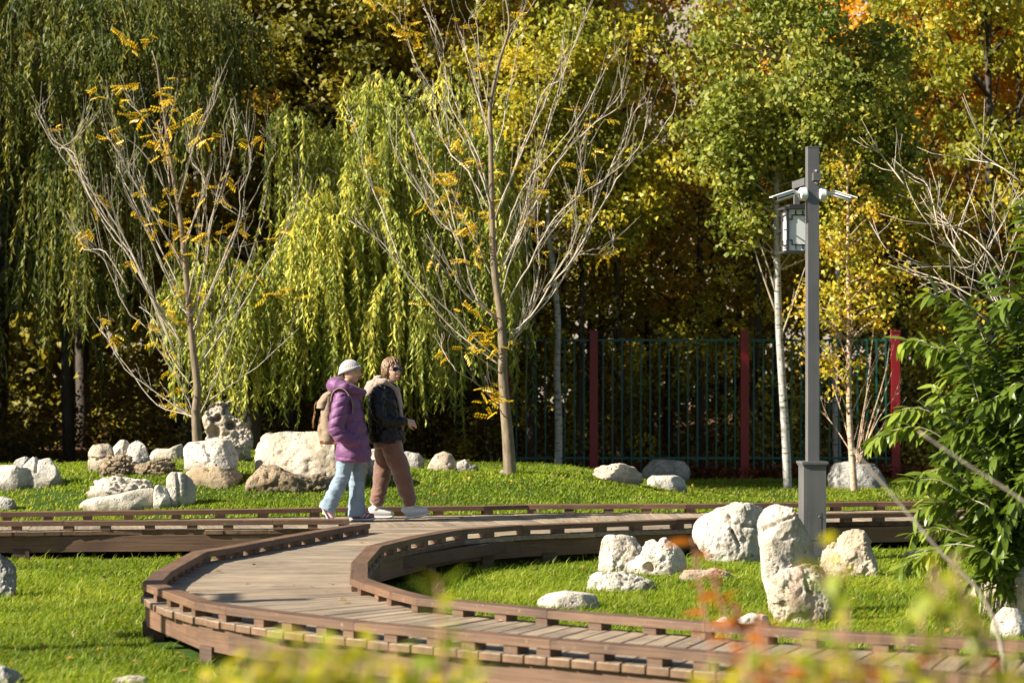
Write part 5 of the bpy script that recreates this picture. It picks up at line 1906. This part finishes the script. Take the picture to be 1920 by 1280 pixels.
def skin_verts(me, c, yaw):
    pass


def head_mb(c, yaw, pitch=0.0, s=1.0, smile=0.0):
    "sphere drawn out to a head: jaw, cheeks, brow, nose, lips, ears"
    mb = MB()
    nu, nv = 56, 44
    Rm = Matrix.Rotation(yaw, 3, 'Z') @ Matrix.Rotation(-pitch, 3, 'Y')
    vs, fs = [], []
    g = lambda x, m, w: math.exp(-((x - m) / w) ** 2)
    for j in range(nv + 1):
        th = PI * j / nv
        for i in range(nu):
            ph = 2 * PI * i / nu
            f, r, u = math.sin(th) * math.cos(ph), math.sin(th) * math.sin(ph), math.cos(th)
            X, Yy, Z = f * .097, r * .074, u * .116
            low = max(0, -u)
            if f > -.3:
                k = smooth(-.3, .5, np.array([f]))[0]
                Yy *= 1 - .34 * low ** 1.4 * k
                X += .012 * low * k
            if f < 0:
                Z += .02 * low * (-f)
                X *= 1 - .22 * low
            if f > 0:
                X += .026 * g(r, 0, .16) * g(u, -.17, .15) * f
                X += .013 * g(r, 0, .12) * g(u, .06, .16) * f
                X += .007 * g(u, .30, .10) * g(abs(r), .32, .28) * f
                X -= .012 * g(u, .10, .10) * g(abs(r), .36, .17) * f
                X += .005 * g(u, -.22, .18) * g(abs(r), .5, .2) * (1 + smile)
                X += .008 * g(u, -.47, .045) * g(r, 0, .26) * f
                X += .009 * g(u, -.57, .05) * g(r, 0, .24) * f
                X -= .006 * g(u, -.52, .025) * g(r, 0, .26)
                X += .010 * g(u, -.85, .14) * g(r, 0, .3)
            vs.append(Vector(c) + Rm @ Vector((X, Yy, Z)) * s)
    for j in range(nv):
        for i in range(nu):
            i2 = (i + 1) % nu
            fs.append((j * nu + i, (j + 1) * nu + i, (j + 1) * nu + i2, j * nu + i2))
    mb.add(vs, fs)
    for sd_ in (-1, 1):
        e = Vector(c) + Rm @ Vector((-.012, sd_ * .074, .0)) * s
        mb.ball(e, (.017, .009, .030), 10, 8, Rm @ Matrix.Rotation(sd_ * .5, 3, 'Z'))
    return mb, Rm


def hand(mb, w, d, up, s=1.0, curl=.9, mirror=1):
    "palm, four bent fingers of different lengths and a thumb; d points to the knuckles, up to the back of the hand"
    d = d.normalized()
    side = d.cross(up).normalized() * mirror
    up = (d.cross(side) if mirror < 0 else side.cross(d)).normalized()
    k = w + d * .085 * s
    mb.tube([w - d * .03, w, w + d * .045 * s, k], [(.024 * s, .018 * s), (.027 * s, .017 * s), (.039 * s, .015 * s), (.038 * s, .012 * s)], 12, side=side)
    for i, (o, L) in enumerate(((.029, .070), (.010, .080), (-.010, .075), (-.028, .058))):
        p = w + d * .075 * s + side * o * s
        a = [0.25 * curl, .9 * curl, 1.5 * curl]
        pts = [p]
        seg = [L * .45, L * .32, L * .26]
        for an, l_ in zip(a, seg):
            pts.append(pts[-1] + (d * math.cos(an) - up * math.sin(an)) * l_ * s)
        mb.tube(pts, [.0092 * s, .0088 * s, .008 * s, .0062 * s], 8, side=side)
    p = w + d * .02 * s + side * .026 * s
    t1 = (d * .7 + side * .6 - up * .35).normalized()
    t2 = (d * .9 + side * .1 - up * .5).normalized()
    mb.tube([p, p + t1 * .036 * s, p + t1 * .036 * s + t2 * .03 * s, p + t1 * .036 * s + t2 * .052 * s], [.012 * s, .0105 * s, .0095 * s, .007 * s], 8)


YAX = Vector((0, 1, 0))


def rings(mb, rows, n=28, yaw=0.0, lean=(0, 0)):
    "upright closed form: rows of (z, cx, cy, rx, ry)"
    pts = [Vector((cx, cy, z)) for z, cx, cy, rx, ry in rows]
    vs, fs = [], []
    for (z, cx, cy, rx, ry) in rows:
        for k in range(n):
            a = 2 * PI * k / n
            x, y_ = rx * math.cos(a), ry * math.sin(a)
            vs.append((cx + x * math.cos(yaw) - y_ * math.sin(yaw), cy + x * math.sin(yaw) + y_ * math.cos(yaw), z))
    m = len(rows)
    for i in range(m - 1):
        for k in range(n):
            fs.append((i * n + k, i * n + (k + 1) % n, (i + 1) * n + (k + 1) % n, (i + 1) * n + k))
    fs += [tuple(range(n - 1, -1, -1)), tuple((m - 1) * n + k for k in range(n))]
    return mb.add(vs, fs)


def recalc(me):
    bm = bmesh.new()
    bm.from_mesh(me)
    bmesh.ops.recalc_face_normals(bm, faces=bm.faces[:])
    bm.to_mesh(me)
    bm.free()
    return me


def solid(mb, base, vox, sm, disp=None):
    "weld overlapping forms into one surface, then add folds; forms are in the person's own frame"
    me = remesh(recalc(mb.mesh()), vox, sm)
    if disp:
        push(me, disp)
    me.transform(Matrix.Translation(base))
    return me


def shoe(path, wid, name, m, sole_m, parent, base, y, stripes=None, h=.075):
    "path: list of (x, z) along the sole from heel to toe"
    P = [Vector((x, y, z)) for x, z in path]
    c = catmull(P, 4)
    n = len(c)
    mb, so = MB(), MB()
    pts, rad, spts, srad = [], [], [], []
    for i, p in enumerate(c):
        t = i / (n - 1)
        d = (c[min(i + 1, n - 1)] - c[max(i - 1, 0)]).normalized()
        up = YAX.cross(d) * -1
        up = up if up.z > 0 else -up
        hh = h * (1.05 - .10 * t if t < .35 else 1.0 - .75 * (t - .35) ** .9) * (0.75 if t < .03 else 1)
        ww = wid * (.70 + .30 * math.sin(PI * min(1, t * .62 + .12))) * (.75 if t < .03 or t > .97 else 1)
        pts.append(p + up * (.022 + hh * .5))
        rad.append((ww * .5, hh * .55))
        spts.append(p + up * .014)
        srad.append((ww * .54, .0135))
    mb.tube(pts, rad, 14, side=YAX)
    so.tube(spts, srad, 12, side=YAX)
    up_me = evaluate(recalc(mb.mesh()), [('SUBSURF', dict(levels=1))])
    up_me.transform(Matrix.Translation(base))
    o = me_obj(name, up_me, m, parent, True)
    sm_ = recalc(so.mesh())
    sm_.transform(Matrix.Translation(base))
    me_obj('sole', sm_, sole_m, o, True)
    if stripes:
        b = MB()
        for k in range(3):
            i = int(n * (.42 + .10 * k))
            q = pts[i]
            for sy in (-1, 1):
                yy = rad[i][0] * sy
                b.tube([base + q + Vector((-.012, yy * .97, -rad[i][1] * .55)), base + q + Vector((.004, yy * 1.02, 0)), base + q + Vector((.020, yy * .80, rad[i][1] * .62))], [(.0035, .0065)] * 3, 6, side=(0, 1, 0))
        b.build('stripes', stripes, o, True)
    return o


def woman_purple():
    base = Vector(((655 - 960) * 22.9 / FPX, 22.9, DECK + .002))
    t = thing('person', 'woman walking in a purple quilted coat, grey knitted hat and wide pale jeans', 'person', base, 'women walking on the boardwalk')
    yaw = R(-22)
    hc = Vector((.014, 0, 1.494))
    mb, Rm = head_mb(hc, yaw, R(-4), 1.0, .8)
    mb.tube([(-.02, 0, 1.42), (-.03, 0, 1.33), (-.04, 0, 1.25)], [(.055, .058), (.055, .06), (.07, .09)], 14, side=YAX)
    rings(mb, [(.76, .02, 0, .11, .15), (.95, .0, 0, .105, .14), (1.15, -.03, 0, .11, .16), (1.27, -.04, 0, .07, .12)], 16)
    for s in (-1, 1):
        mb.tube([(-.05, s * .15, 1.24), (-.11, s * .22, .95), (.03, s * .17, .82), (.07, s * .15, .80)], [.045, .04, .03, .028], 10, side=YAX)
        hand(mb, Vector((.06, s * .15, .80)), Vector((.8, -s * .25, -.5)), Vector((0, s, .2)), .95, .4, s)
    mb.tube([(0, -.08, .85), (-.045, -.09, .47), (-.22, -.09, .13), (-.235, -.09, .075)], [.075, .05, .036, .032], 12, side=YAX)
    mb.tube([(.03, .08, .85), (.065, .09, .45), (.06, .09, .10), (.065, .09, .06)], [.075, .05, .036, .034], 12, side=YAX)
    body = me_obj('body', solid(mb, base, .0055, 2), SKIN, t, True)
    # mouth with a smile, eyes
    q = MB()
    f0 = lambda f, r, u: base + hc + Rm @ Vector((f, r, u))
    q.tube([f0(.090, -.027, -.050), f0(.106, -.012, -.056), f0(.109, 0, -.058), f0(.106, .012, -.056), f0(.090, .027, -.050)], [.003, .006, .0065, .006, .003], 8)
    q.build('lips', LIPS, body, True)
    q = MB().tube([f0(.095, -.019, -.053), f0(.1115, 0, -.0575), f0(.095, .019, -.053)], [.002, .0035, .002], 6)
    q.build('teeth', TEETH, body, True)
    e = MB()
    for s in (-1, 1):
        e.ball(f0(.083, s * .030, .012), (.010, .014, .008), 10, 8, Rm)
    e.build('eyes', plain('dark_eye', (.05, .03, .02), .2), body, True)
    hr = MB()
    rs = random.Random(3)
    for k in range(40):
        s = rs.choice((-1, 1))
        a = rs.uniform(1.9, 3.1)
        z0 = rs.uniform(-.01, .02)
        pts = [f0(.098 * math.cos(a) * k_, s * .078 * math.sin(a) * k_, z0 - d) for k_, d in ((1.02, 0), (1.04, .03), (1.0, .07), (.95, .10))]
        hr.tube(pts, [.006, .007, .006, .002], 5)
    hr.build('hair', plain('dark_brown_hair', (.07, .04, .025), .45, .3, 30), t, True)

    # hat: ribbed knit with a soft cuff
    kn = cloth('grey_knit', (.31, .29, .295), .9, 120, .5, .06, .4)
    b = MB()
    nu, nv = 120, 22
    vs, fs = [], []
    for j in range(nv + 1):
        th = (PI * .60) * j / nv
        for i in range(nu):
            ph = 2 * PI * i / nu
            rib = 1 + .014 * math.sin(ph * 30) * min(1, th * 2)
            p = Vector((.114 * math.sin(th) * math.cos(ph) * rib - .006, .092 * math.sin(th) * math.sin(ph) * rib, .121 * math.cos(th)))
            lim = .000 + .34 * p.x
            if p.z < lim:
                p.z = lim + (p.z - lim) * .05
            vs.append(base + hc + Vector((-.004, 0, .004)) + Rm @ p)
    for j in range(nv):
        for i in range(nu):
            i2 = (i + 1) % nu
            fs.append((j * nu + i, (j + 1) * nu + i, (j + 1) * nu + i2, j * nu + i2))
    b.add(vs, fs)
    hat = b.build('knitted_hat', kn, t, True)
    b = MB()
    ring_pts = []
    for i in range(41):
        ph = 2 * PI * i / 40
        p = Vector((.112 * math.cos(ph) - .006, .090 * math.sin(ph), 0))
        p.z = .012 + .34 * p.x
        ring_pts.append(base + hc + Vector((-.004, 0, .004)) + Rm @ p)
    b.tube(ring_pts, (.0), 8) if False else b.tube(ring_pts, [(.018, .008)] * 41, 10, side=(0, 0, 1), cap=False)
    b.build('cuff', kn, hat, True)
    # glasses
    gm = plain('gold_frame', (.55, .36, .12), .3, .05, metal=.9)
    gl = MB()
    for s in (-1, 1):
        pts = [f0(.104 + .004 * math.cos(a), s * .033 + .026 * math.cos(a), .008 + .022 * math.sin(a)) for a in np.linspace(0, 2 * PI, 19)]
        gl.tube(pts, .0022, 5, cap=False)
        gl.tube([f0(.100, s * .058, .014), f0(.05, s * .077, .014), f0(-.01, s * .079, .012)], .002, 5)
    gl.tube([f0(.108, -.008, .014), f0(.112, 0, .016), f0(.108, .008, .014)], .002, 5)
    gl.build('glasses', gm, t, True)

    # coat
    coat_m = cloth('purple_quilted_nylon', (.14, .042, .132), .55, 300, .25, .10, .1)
    mb = MB()
    rings(mb, [(.595, .045, 0, .165, .215), (.615, .04, 0, .188, .243), (.68, .036, 0, .188, .245), (.75, .030, 0, .184, .240), (.90, .010, 0, .176, .225), (1.05, -.015, 0, .166, .215), (1.17, -.03, 0, .150, .213), (1.25, -.035, 0, .128, .19), (1.30, -.03, 0, .105, .15), (1.345, -.01, 0, .095, .11)], 36)
    for s in (-1, 1):
        mb.tube([(-.05, s * .165, 1.255), (-.075, s * .215, 1.17), (-.105, s * .255, 1.02), (-.118, s * .262, .93), (-.075, s * .258, .865), (.0, s * .235, .83), (.065, s * .215, .805), (.10, s * .20, .79)],
                [.075, .088, .083, .082, .078, .072, .066, .05], 18, side=YAX)
    # stand collar and hood lying on the shoulders
    mb.tube([(.02, 0, 1.25), (.03, 0, 1.30), (.036, 0, 1.330), (.04, 0, 1.345)], [(.115, .13), (.120, .138), (.118, .135), (.10, .12)], 24, side=YAX)
    mb.ball((-.125, 0, 1.365), (.108, .150, .088), 20, 14, Matrix.Rotation(-.25, 3, 'Y'))
    mb.tube([(-.13, -.11, 1.36), (-.03, -.145, 1.34), (.08, -.115, 1.300), (.140, -.03, 1.285), (.140, .03, 1.285), (.08, .115, 1.300), (-.03, .145, 1.335), (-.13, .11, 1.36)], [.07, .055, .045, .042, .042, .045, .055, .07], 14)

    def puffs(co, no):
        z = co[:, 2]
        d = (fbm(co * np.array([9, 9, 14]), 61, 3) - .5) * .026
        zz = z + .012 * np.sin(co[:, 0] * 14)
        arm = np.abs(co[:, 1]) > .195
        ph = np.where(arm & (z > .78), (co[:, 2] * .9 + co[:, 0] * -.35) / .082, zz / .128)
        w = np.abs(np.sin(PI * ph))
        d += np.where(z < 1.27, .014 * (w ** .5 - 1), 0)
        d += np.where(z < 1.27, .006 * (vnoise(co * np.array([55, 55, 12]), 9) - .5) * (1 - w), 0)
        return d
    coat = me_obj('coat', solid(mb, base, .0095, 5, puffs), coat_m, t, True)
    zp = MB().tube([base + Vector((.196, -.055, .66)), base + Vector((.176, -.055, .90)), base + Vector((.130, -.05, 1.17)), base + Vector((.155, -.035, 1.27))], [(.006, .004)] * 4, 6)
    zp.build('zip', plain('dark_zip', (.05, .02, .05), .4), coat, True)

    # jeans
    jm = cloth('pale_denim', (.20, .265, .325), .85, 420, .2, .16, .1)
    mb = MB()
    mb.tube([(.0, -.085, .84), (-.03, -.095, .60), (-.06, -.098, .46), (-.125, -.10, .32), (-.195, -.10, .17), (-.215, -.10, .122)], [.104, .088, .076, .078, .086, .090], 20, side=YAX)

    def folds(co, no):
        d = (fbm(co * np.array([10, 10, 16]), 71, 3) - .5) * .026
        d += (fbm(co * np.array([16, 16, 46]), 75, 2) - .5) * .014 * np.exp(-((co[:, 2] - .47) / .12) ** 2)
        d += (fbm(co * np.array([26, 26, 9]), 77, 2) - .5) * .010
        return d
    legs = solid(mb, base, .008, 3, folds)
    jeans = me_obj('jeans', legs, jm, t, True)
    mb = MB()
    mb.tube([(.035, .085, .84), (.055, .09, .62), (.066, .09, .45), (.068, .09, .28), (.068, .09, .12), (.066, .09, .050)], [.104, .088, .076, .078, .086, .089], 20, side=YAX)
    me_obj('trouser_leg', solid(mb, base, .008, 3, folds), jm, jeans, True)
    mauve = plain('mauve_knit_shoe', (.25, .10, .125), .75, .15, 40, .3, 200)
    pinks = plain('pale_pink_shoe', (.52, .33, .35), .7, .1, 40, .3, 200)
    sole = plain('white_sole', (.55, .55, .57), .5, .05)
    lt = plain('pale_stripe', (.62, .50, .45), .6, .05)
    shoe([(-.005, .003), (.06, .001), (.14, .001), (.21, .004), (.255, .016)], .092, 'shoe', mauve, sole, t, base, .09, lt, .080)
    shoe([(-.290, .172), (-.262, .120), (-.232, .066), (-.205, .022), (-.165, .004), (-.140, .004)], .092, 'shoe', pinks, sole, t, base, -.09, None, .078)

    # backpack: a thing of its own, worn on the back
    bp = thing('backpack', 'sandy canvas backpack with brown leather trim worn by the woman in purple', 'backpack', base + Vector((-.25, 0, .80)))
    can = cloth('sandy_canvas', (.235, .17, .11), .85, 300, .3, .10, .1)
    lea = plain('brown_leather', (.27, .12, .05), .5, .15, 20)
    mb = MB()
    rings(mb, [(.775, -.195, 0, .075, .115), (.80, -.205, 0, .100, .145), (.90, -.205, 0, .090, .138), (1.05, -.212, 0, .082, .132), (1.17, -.208, 0, .068, .122), (1.25, -.205, 0, .060, .110), (1.285, -.185, 0, .04, .08)], 24)
    mb.ball((-.278, 0, .90), (.040, .105, .095), 16, 12)

    def sag(co, no):
        return (fbm(co * np.array([9, 9, 13]), 81, 3) - .5) * .030
    me_obj('pack_body', solid(mb, base, .010, 4, sag), can, bp, True)
    fl = MB()
    rings(fl, [(1.13, -.262, 0, .072, .125), (1.20, -.245, 0, .070, .126), (1.27, -.205, 0, .055, .105), (1.298, -.18, 0, .03, .07)], 20)
    me_obj('flap', solid(fl, base, .010, 3, sag), can, bp, True)
    MB().box(base + Vector((-.200, 0, .795)), (.165, .262, .035), 0).build('base_patch', lea, bp)
    lp = MB()
    lp.tube([base + Vector((-.325, .0, 1.20)), base + Vector((-.345, .0, 1.16)), base + Vector((-.348, .0, 1.06))], [(.018, .005)] * 3, 6, side=YAX)
    for s in (-1, 1):
        lp.tube([base + Vector((-.34, s * .06, 1.10)), base + Vector((-.362, s * .06, 1.0)), base + Vector((-.36, s * .06, .93))], [(.011, .004)] * 3, 6, side=YAX)
    lp.build('leather_strap', lea, bp, True)
    for s in (-1, 1):
        c = catmull([(-.175, s * .13, 1.20), (-.155, s * .155, 1.285), (-.095, s * .175, 1.332), (-.03, s * .183, 1.315), (.028, s * .188, 1.235), (.050, s * .195, 1.15), (.045, s * .20, 1.08)], 4)
        MB().tube([base + p for p in c], [(.023, .007)] * len(c), 8, side=YAX).build('shoulder_strap', can, bp, True)


def woman_black():
    base = Vector(((735 - 960) * 23.27 / FPX, 23.27, DECK + .002))
    t = thing('person', 'woman walking in a black leather jacket, tan hood, brown trousers and sunglasses, hands together', 'person', base, 'women walking on the boardwalk')
    yaw = R(-48)
    hc = Vector((.0, -.01, 1.503))
    mb, Rm = head_mb(hc, yaw, R(2), 1.02)
    mb.tube([(-.02, 0, 1.44), (-.045, 0, 1.36), (-.06, 0, 1.28)], [(.056, .058), (.055, .06), (.08, .10)], 14, side=YAX)
    rings(mb, [(.74, -.04, 0, .12, .15), (.92, -.06, 0, .105, .14), (1.15, -.07, 0, .115, .16), (1.30, -.07, 0, .08, .13)], 16)
    mb.tube([(-.12, -.15, 1.28), (-.10, -.21, 1.03), (.13, -.16, 1.0), (.17, -.13, .995)], [.048, .042, .032, .027], 10, side=YAX)
    mb.tube([(-.02, .15, 1.28), (.0, .20, 1.04), (.13, .07, .985), (.165, .035, .98)], [.048, .042, .032, .027], 10, side=(0, 0, 1))
    hand(mb, Vector((.158, -.125, .995)), Vector((.72, .55, -.22)), Vector((.55, -.70, .3)), .95, .95, 1)
    hand(mb, Vector((.162, .030, .975)), Vector((.75, -.60, -.10)), Vector((.5, .65, .5)), .95, .8, -1)
    mb.tube([(-.06, .08, .82), (-.10, .09, .46), (-.165, .09, .12), (-.16, .09, .06)], [.08, .052, .038, .036], 12, side=YAX)
    mb.tube([(.0, -.08, .82), (.11, -.085, .46), (.185, -.085, .14), (.20, -.085, .08)], [.08, .052, .038, .036], 12, side=YAX)
    body = me_obj('body', solid(mb, base, .0055, 2), SKIN_PALE, t, True)
    f0 = lambda f, r, u: base + hc + Rm @ Vector((f, r, u)) * 1.02
    q = MB()
    q.tube([f0(.092, -.025, -.059), f0(.106, -.012, -.0555), f0(.109, 0, -.057), f0(.106, .012, -.0555), f0(.092, .025, -.059)], [.003, .0055, .0055, .0055, .003], 8)
    q.tube([f0(.094, -.018, -.064), f0(.109, 0, -.067), f0(.094, .018, -.064)], [.003, .0065, .003], 8)
    q.build('lips', LIPS, body, True)
    # sunglasses
    bl = plain('black_lens', (.012, .010, .012), .08, .1)
    fr = plain('dark_frame', (.03, .02, .02), .3, .1)
    gl = MB()
    for s in (-1, 1):
        pts = [f0(.106 - .012 * (math.cos(a) * s * .5 + .5), s * .034 + .029 * math.cos(a), .014 + .021 * math.sin(a)) for a in np.linspace(0, 2 * PI, 19)]
        gl.tube(pts, .0032, 6, cap=False)
        gl.tube([f0(.096, s * .062, .020), f0(.05, s * .079, .020), f0(-.02, s * .081, .016)], [(.004, .003)] * 3, 6)
    gl.tube([f0(.106, -.007, .022), f0(.110, 0, .023), f0(.106, .007, .022)], .003, 5)
    gob = gl.build('sunglasses', fr, t, True)
    ln = MB()
    for s in (-1, 1):
        ln.ball(f0(.099, s * .034, .014), (.006, .028, .020), 16, 10, Rm @ Matrix.Rotation(s * .30, 3, 'Z'))
    ln.build('lens', bl, gob, True)
    # hair: overlapping wavy locks
    hm = Nodes('light_brown_hair')
    v = hm.coords()
    hm = hm.done(hm.bsdf(Base_Color=hm.ramp(hm.noise(v, 60, 3), [(.3, (.10, .052, .024)), (.7, (.30, .175, .08))]), Roughness=.42, Specular_IOR_Level=.6))
    rs = random.Random(12)
    hb = MB()
    cap_c = Vector((-.012, 0, .012))
    hb.ball(base + hc + Rm @ cap_c * 1.02, (.101, .083, .117), 20, 14, Rm)
    # the cap must leave the face free
    keep = MB()
    vv = []
    for p in hb.v:
        l = Rm.transposed() @ (Vector(p) - base - hc) / 1.02
        if l.x > .035 and l.z < .072 + .1 * abs(l.y):
            l = Vector((.035 - (l.x - .035) * .4, l.y * .96, l.z))
        if l.z < -.075:
            l.z = -.075
        vv.append(tuple(base + hc + Rm @ l * 1.02))
    hb.v = vv
    for k in range(520):
        a = rs.uniform(-PI, PI)
        th = rs.uniform(.05, 1.55) ** 1.0
        fpos = math.cos(a) * math.sin(th)
        if fpos > .45 and th > .75:
            continue
        L = rs.uniform(.06, .14) * (.55 if fpos > .3 else 1)
        pts = []
        ph = rs.uniform(0, 6)
        n = 6
        for i in range(n):
            s = i / (n - 1)
            thh = th + s * L / .105
            r = 1.02 + rs.uniform(0, .03) + .10 * math.sin(s * PI) * rs.uniform(.1, 1)
            wob = .085 * math.sin(s * 5 + ph)
            aa = a + wob + .25 * s * (1 if a > 0 else -1) * (1 if abs(a) < 1.4 else .2)
            p = Vector((.100 * math.sin(thh) * math.cos(aa), .082 * math.sin(thh) * math.sin(aa), .117 * math.cos(thh))) * r + cap_c
            if thh > 1.9:
                p.z -= .02 * (thh - 1.9)
            pts.append(f0(p.x, p.y, p.z))
        w_ = rs.uniform(.45, 1.0)
        hb.tube(pts, [.004 * w_, .0072 * w_, .0078 * w_, .007 * w_, .005 * w_, .001], 5)
    hb.build('hair', hm, t, True)

    # leather jacket
    lm = Nodes('black_leather')
    v = lm.coords()
    hgt = lm.math('ADD', lm.noise(v, 180, 3), lm.math('MULTIPLY', lm.noise(v, 26, 4), 1.8))
    lm = lm.done(lm.bsdf(Base_Color=(.007, .0065, .006), Roughness=.30, Specular_IOR_Level=.30, Normal=lm.bump(hgt, .35, .008)))
    mb = MB()
    rings(mb, [(.775, -.048, 0, .170, .195), (.79, -.048, 0, .190, .216), (.86, -.050, 0, .190, .212), (.95, -.058, 0, .182, .203), (1.06, -.068, 0, .172, .197), (1.18, -.075, 0, .168, .207), (1.28, -.082, 0, .150, .200), (1.345, -.08, 0, .125, .165), (1.385, -.075, 0, .098, .115)], 36, R(-12))
    mb.tube([(-.115, -.155, 1.315), (-.135, -.205, 1.25), (-.130, -.242, 1.14), (-.112, -.250, 1.05), (-.075, -.248, 1.005), (.02, -.222, .998), (.10, -.180, .996), (.150, -.140, .995)], [.072, .084, .076, .072, .068, .060, .052, .044], 18, side=YAX)
    mb.tube([(-.03, .155, 1.31), (-.02, .205, 1.22), (.0, .225, 1.08), (.03, .20, 1.02), (.09, .11, .99), (.135, .055, .982)], [.072, .084, .074, .068, .055, .045], 18, side=(0, 0, 1))

    def creases(co, no):
        d = (fbm(co * np.array([11, 11, 19]), 91, 3) - .5) * .022
        rg = 1 - np.abs(fbm(co * np.array([15, 15, 22]) + co[:, [2, 0, 1]] * 8, 95, 3) - .5) * 2
        d -= smooth(.80, 1.0, rg) * .012
        d += np.where((co[:, 2] < .83), .004 * np.sin(co[:, 2] * 140), 0)
        # open front: the two edges part over the hoodie
        x = co[:, 0] * math.cos(R(12)) - co[:, 1] * math.sin(R(12))
        y_ = co[:, 0] * math.sin(R(12)) + co[:, 1] * math.cos(R(12)) + .015
        op = (x > .05) & (no[:, 0] > .4) & (co[:, 2] > .90)
        wv = .018 + .10 * np.clip((co[:, 2] - .84) / .5, 0, 1)
        d -= np.where(op, .020 * (1 - smooth(.7, 1.1, np.abs(y_) / wv)), 0)
        return d
    jk = me_obj('leather_jacket', solid(mb, base, .0095, 4, creases), lm, t, True)
    # hoodie seen in the open front and as a hood on the shoulders
    hd = cloth('tan_fleece', (.30, .225, .175), .95, 200, .35, .08, .5)
    mb = MB()
    cy = lambda x, y_: (x * math.cos(R(-12)) - y_ * math.sin(R(-12)), x * math.sin(R(-12)) + y_ * math.cos(R(-12)))
    rows = []
    for z, x, w in ((.83, .105, .010), (.92, .108, .022), (1.05, .100, .045), (1.17, .088, .062), (1.27, .064, .070), (1.34, .035, .075)):
        rows.append((z, cy(x, -.008)[0], cy(x, -.008)[1], .018, w))
    rings(mb, rows, 18, R(-12))
    mb.ball((-.165, 0, 1.355), (.095, .135, .055), 20, 14, Matrix.Rotation(.30, 3, 'Y'))
    mb.ball((-.205, 0, 1.310), (.075, .135, .080), 20, 14)
    mb.tube([(-.15, -.11, 1.385), (-.08, -.130, 1.388), (.0, -.110, 1.352), (.045, -.075, 1.30), (.065, -.055, 1.23)], [.038, .035, .031, .028, .020], 14)
    mb.tube([(-.15, .11, 1.385), (-.08, .130, 1.388), (.0, .105, 1.352), (.05, .060, 1.30), (.075, .03, 1.23)], [.045, .042, .038, .034, .024], 14)
    mb.tube([(-.14, -.10, 1.40), (-.15, 0, 1.41), (-.14, .10, 1.40)], [.045, .05, .045], 12)

    def soft(co, no):
        return (fbm(co * np.array([14, 14, 18]), 101, 3) - .5) * .030
    me_obj('hoodie', solid(mb, base, .009, 4, soft), hd, t, True)

    # trousers
    tm = cloth('brown_velour', (.15, .068, .041), .85, 300, .2, .12, .6)

    def folds(co, no):
        d = (fbm(co * np.array([10, 10, 15]), 111, 3) - .5) * .028
        d += (fbm(co * np.array([14, 14, 50]), 115, 2) - .5) * .024 * np.exp(-((co[:, 2] - .20) / .10) ** 2)
        return d
    mb = MB()
    mb.tube([(-.055, .075, .87), (-.075, .085, .68), (-.095, .09, .50), (-.118, .09, .36), (-.148, .09, .22), (-.160, .09, .155), (-.162, .09, .125)], [(.10, .105), (.102, .112), (.085, .092), (.080, .085), (.074, .078), (.070, .070), (.052, .052)], 20, side=YAX)
    rings(mb, [(.72, -.03, 0, .145, .165), (.79, -.045, 0, .150, .175), (.88, -.055, 0, .135, .16)], 24)
    me = solid(mb, base, .008, 3, folds)
    tr = me_obj('trousers', me, tm, t, True)
    mb = MB()
    mb.tube([(-.035, -.075, .87), (.020, -.085, .68), (.095, -.085, .50), (.128, -.085, .38), (.168, -.085, .24), (.185, -.085, .175), (.188, -.085, .140)], [(.09, .10), (.100, .110), (.090, .098), (.084, .088), (.074, .078), (.070, .070), (.052, .052)], 20, side=YAX)
    me_obj('trouser_leg', solid(mb, base, .008, 3, folds), tm, tr, True)
    wh = plain('white_leather', (.52, .51, .50), .45, .04, 20, .1, 60)
    ws = plain('white_rubber', (.62, .61, .60), .5, .04)
    shoe([(-.238, .003), (-.17, .0), (-.09, .0), (-.03, .003), (.012, .012)], .098, 'shoe', wh, ws, t, base, .09, None, .095)
    shoe([(.135, .0), (.19, .010), (.27, .022), (.34, .038), (.388, .058)], .098, 'shoe', wh, ws, t, base, -.085, None, .105)
    for s, p in ((.09, (-.165, .09, .13)), (-.085, (.190, -.085, .15))):
        MB().tube([base + Vector(p) + Vector((0, 0, -.05)), base + Vector(p) + Vector((0, 0, .02))], [.045, .045], 12).build('sock', ws, t, True)


woman_purple()
woman_black()
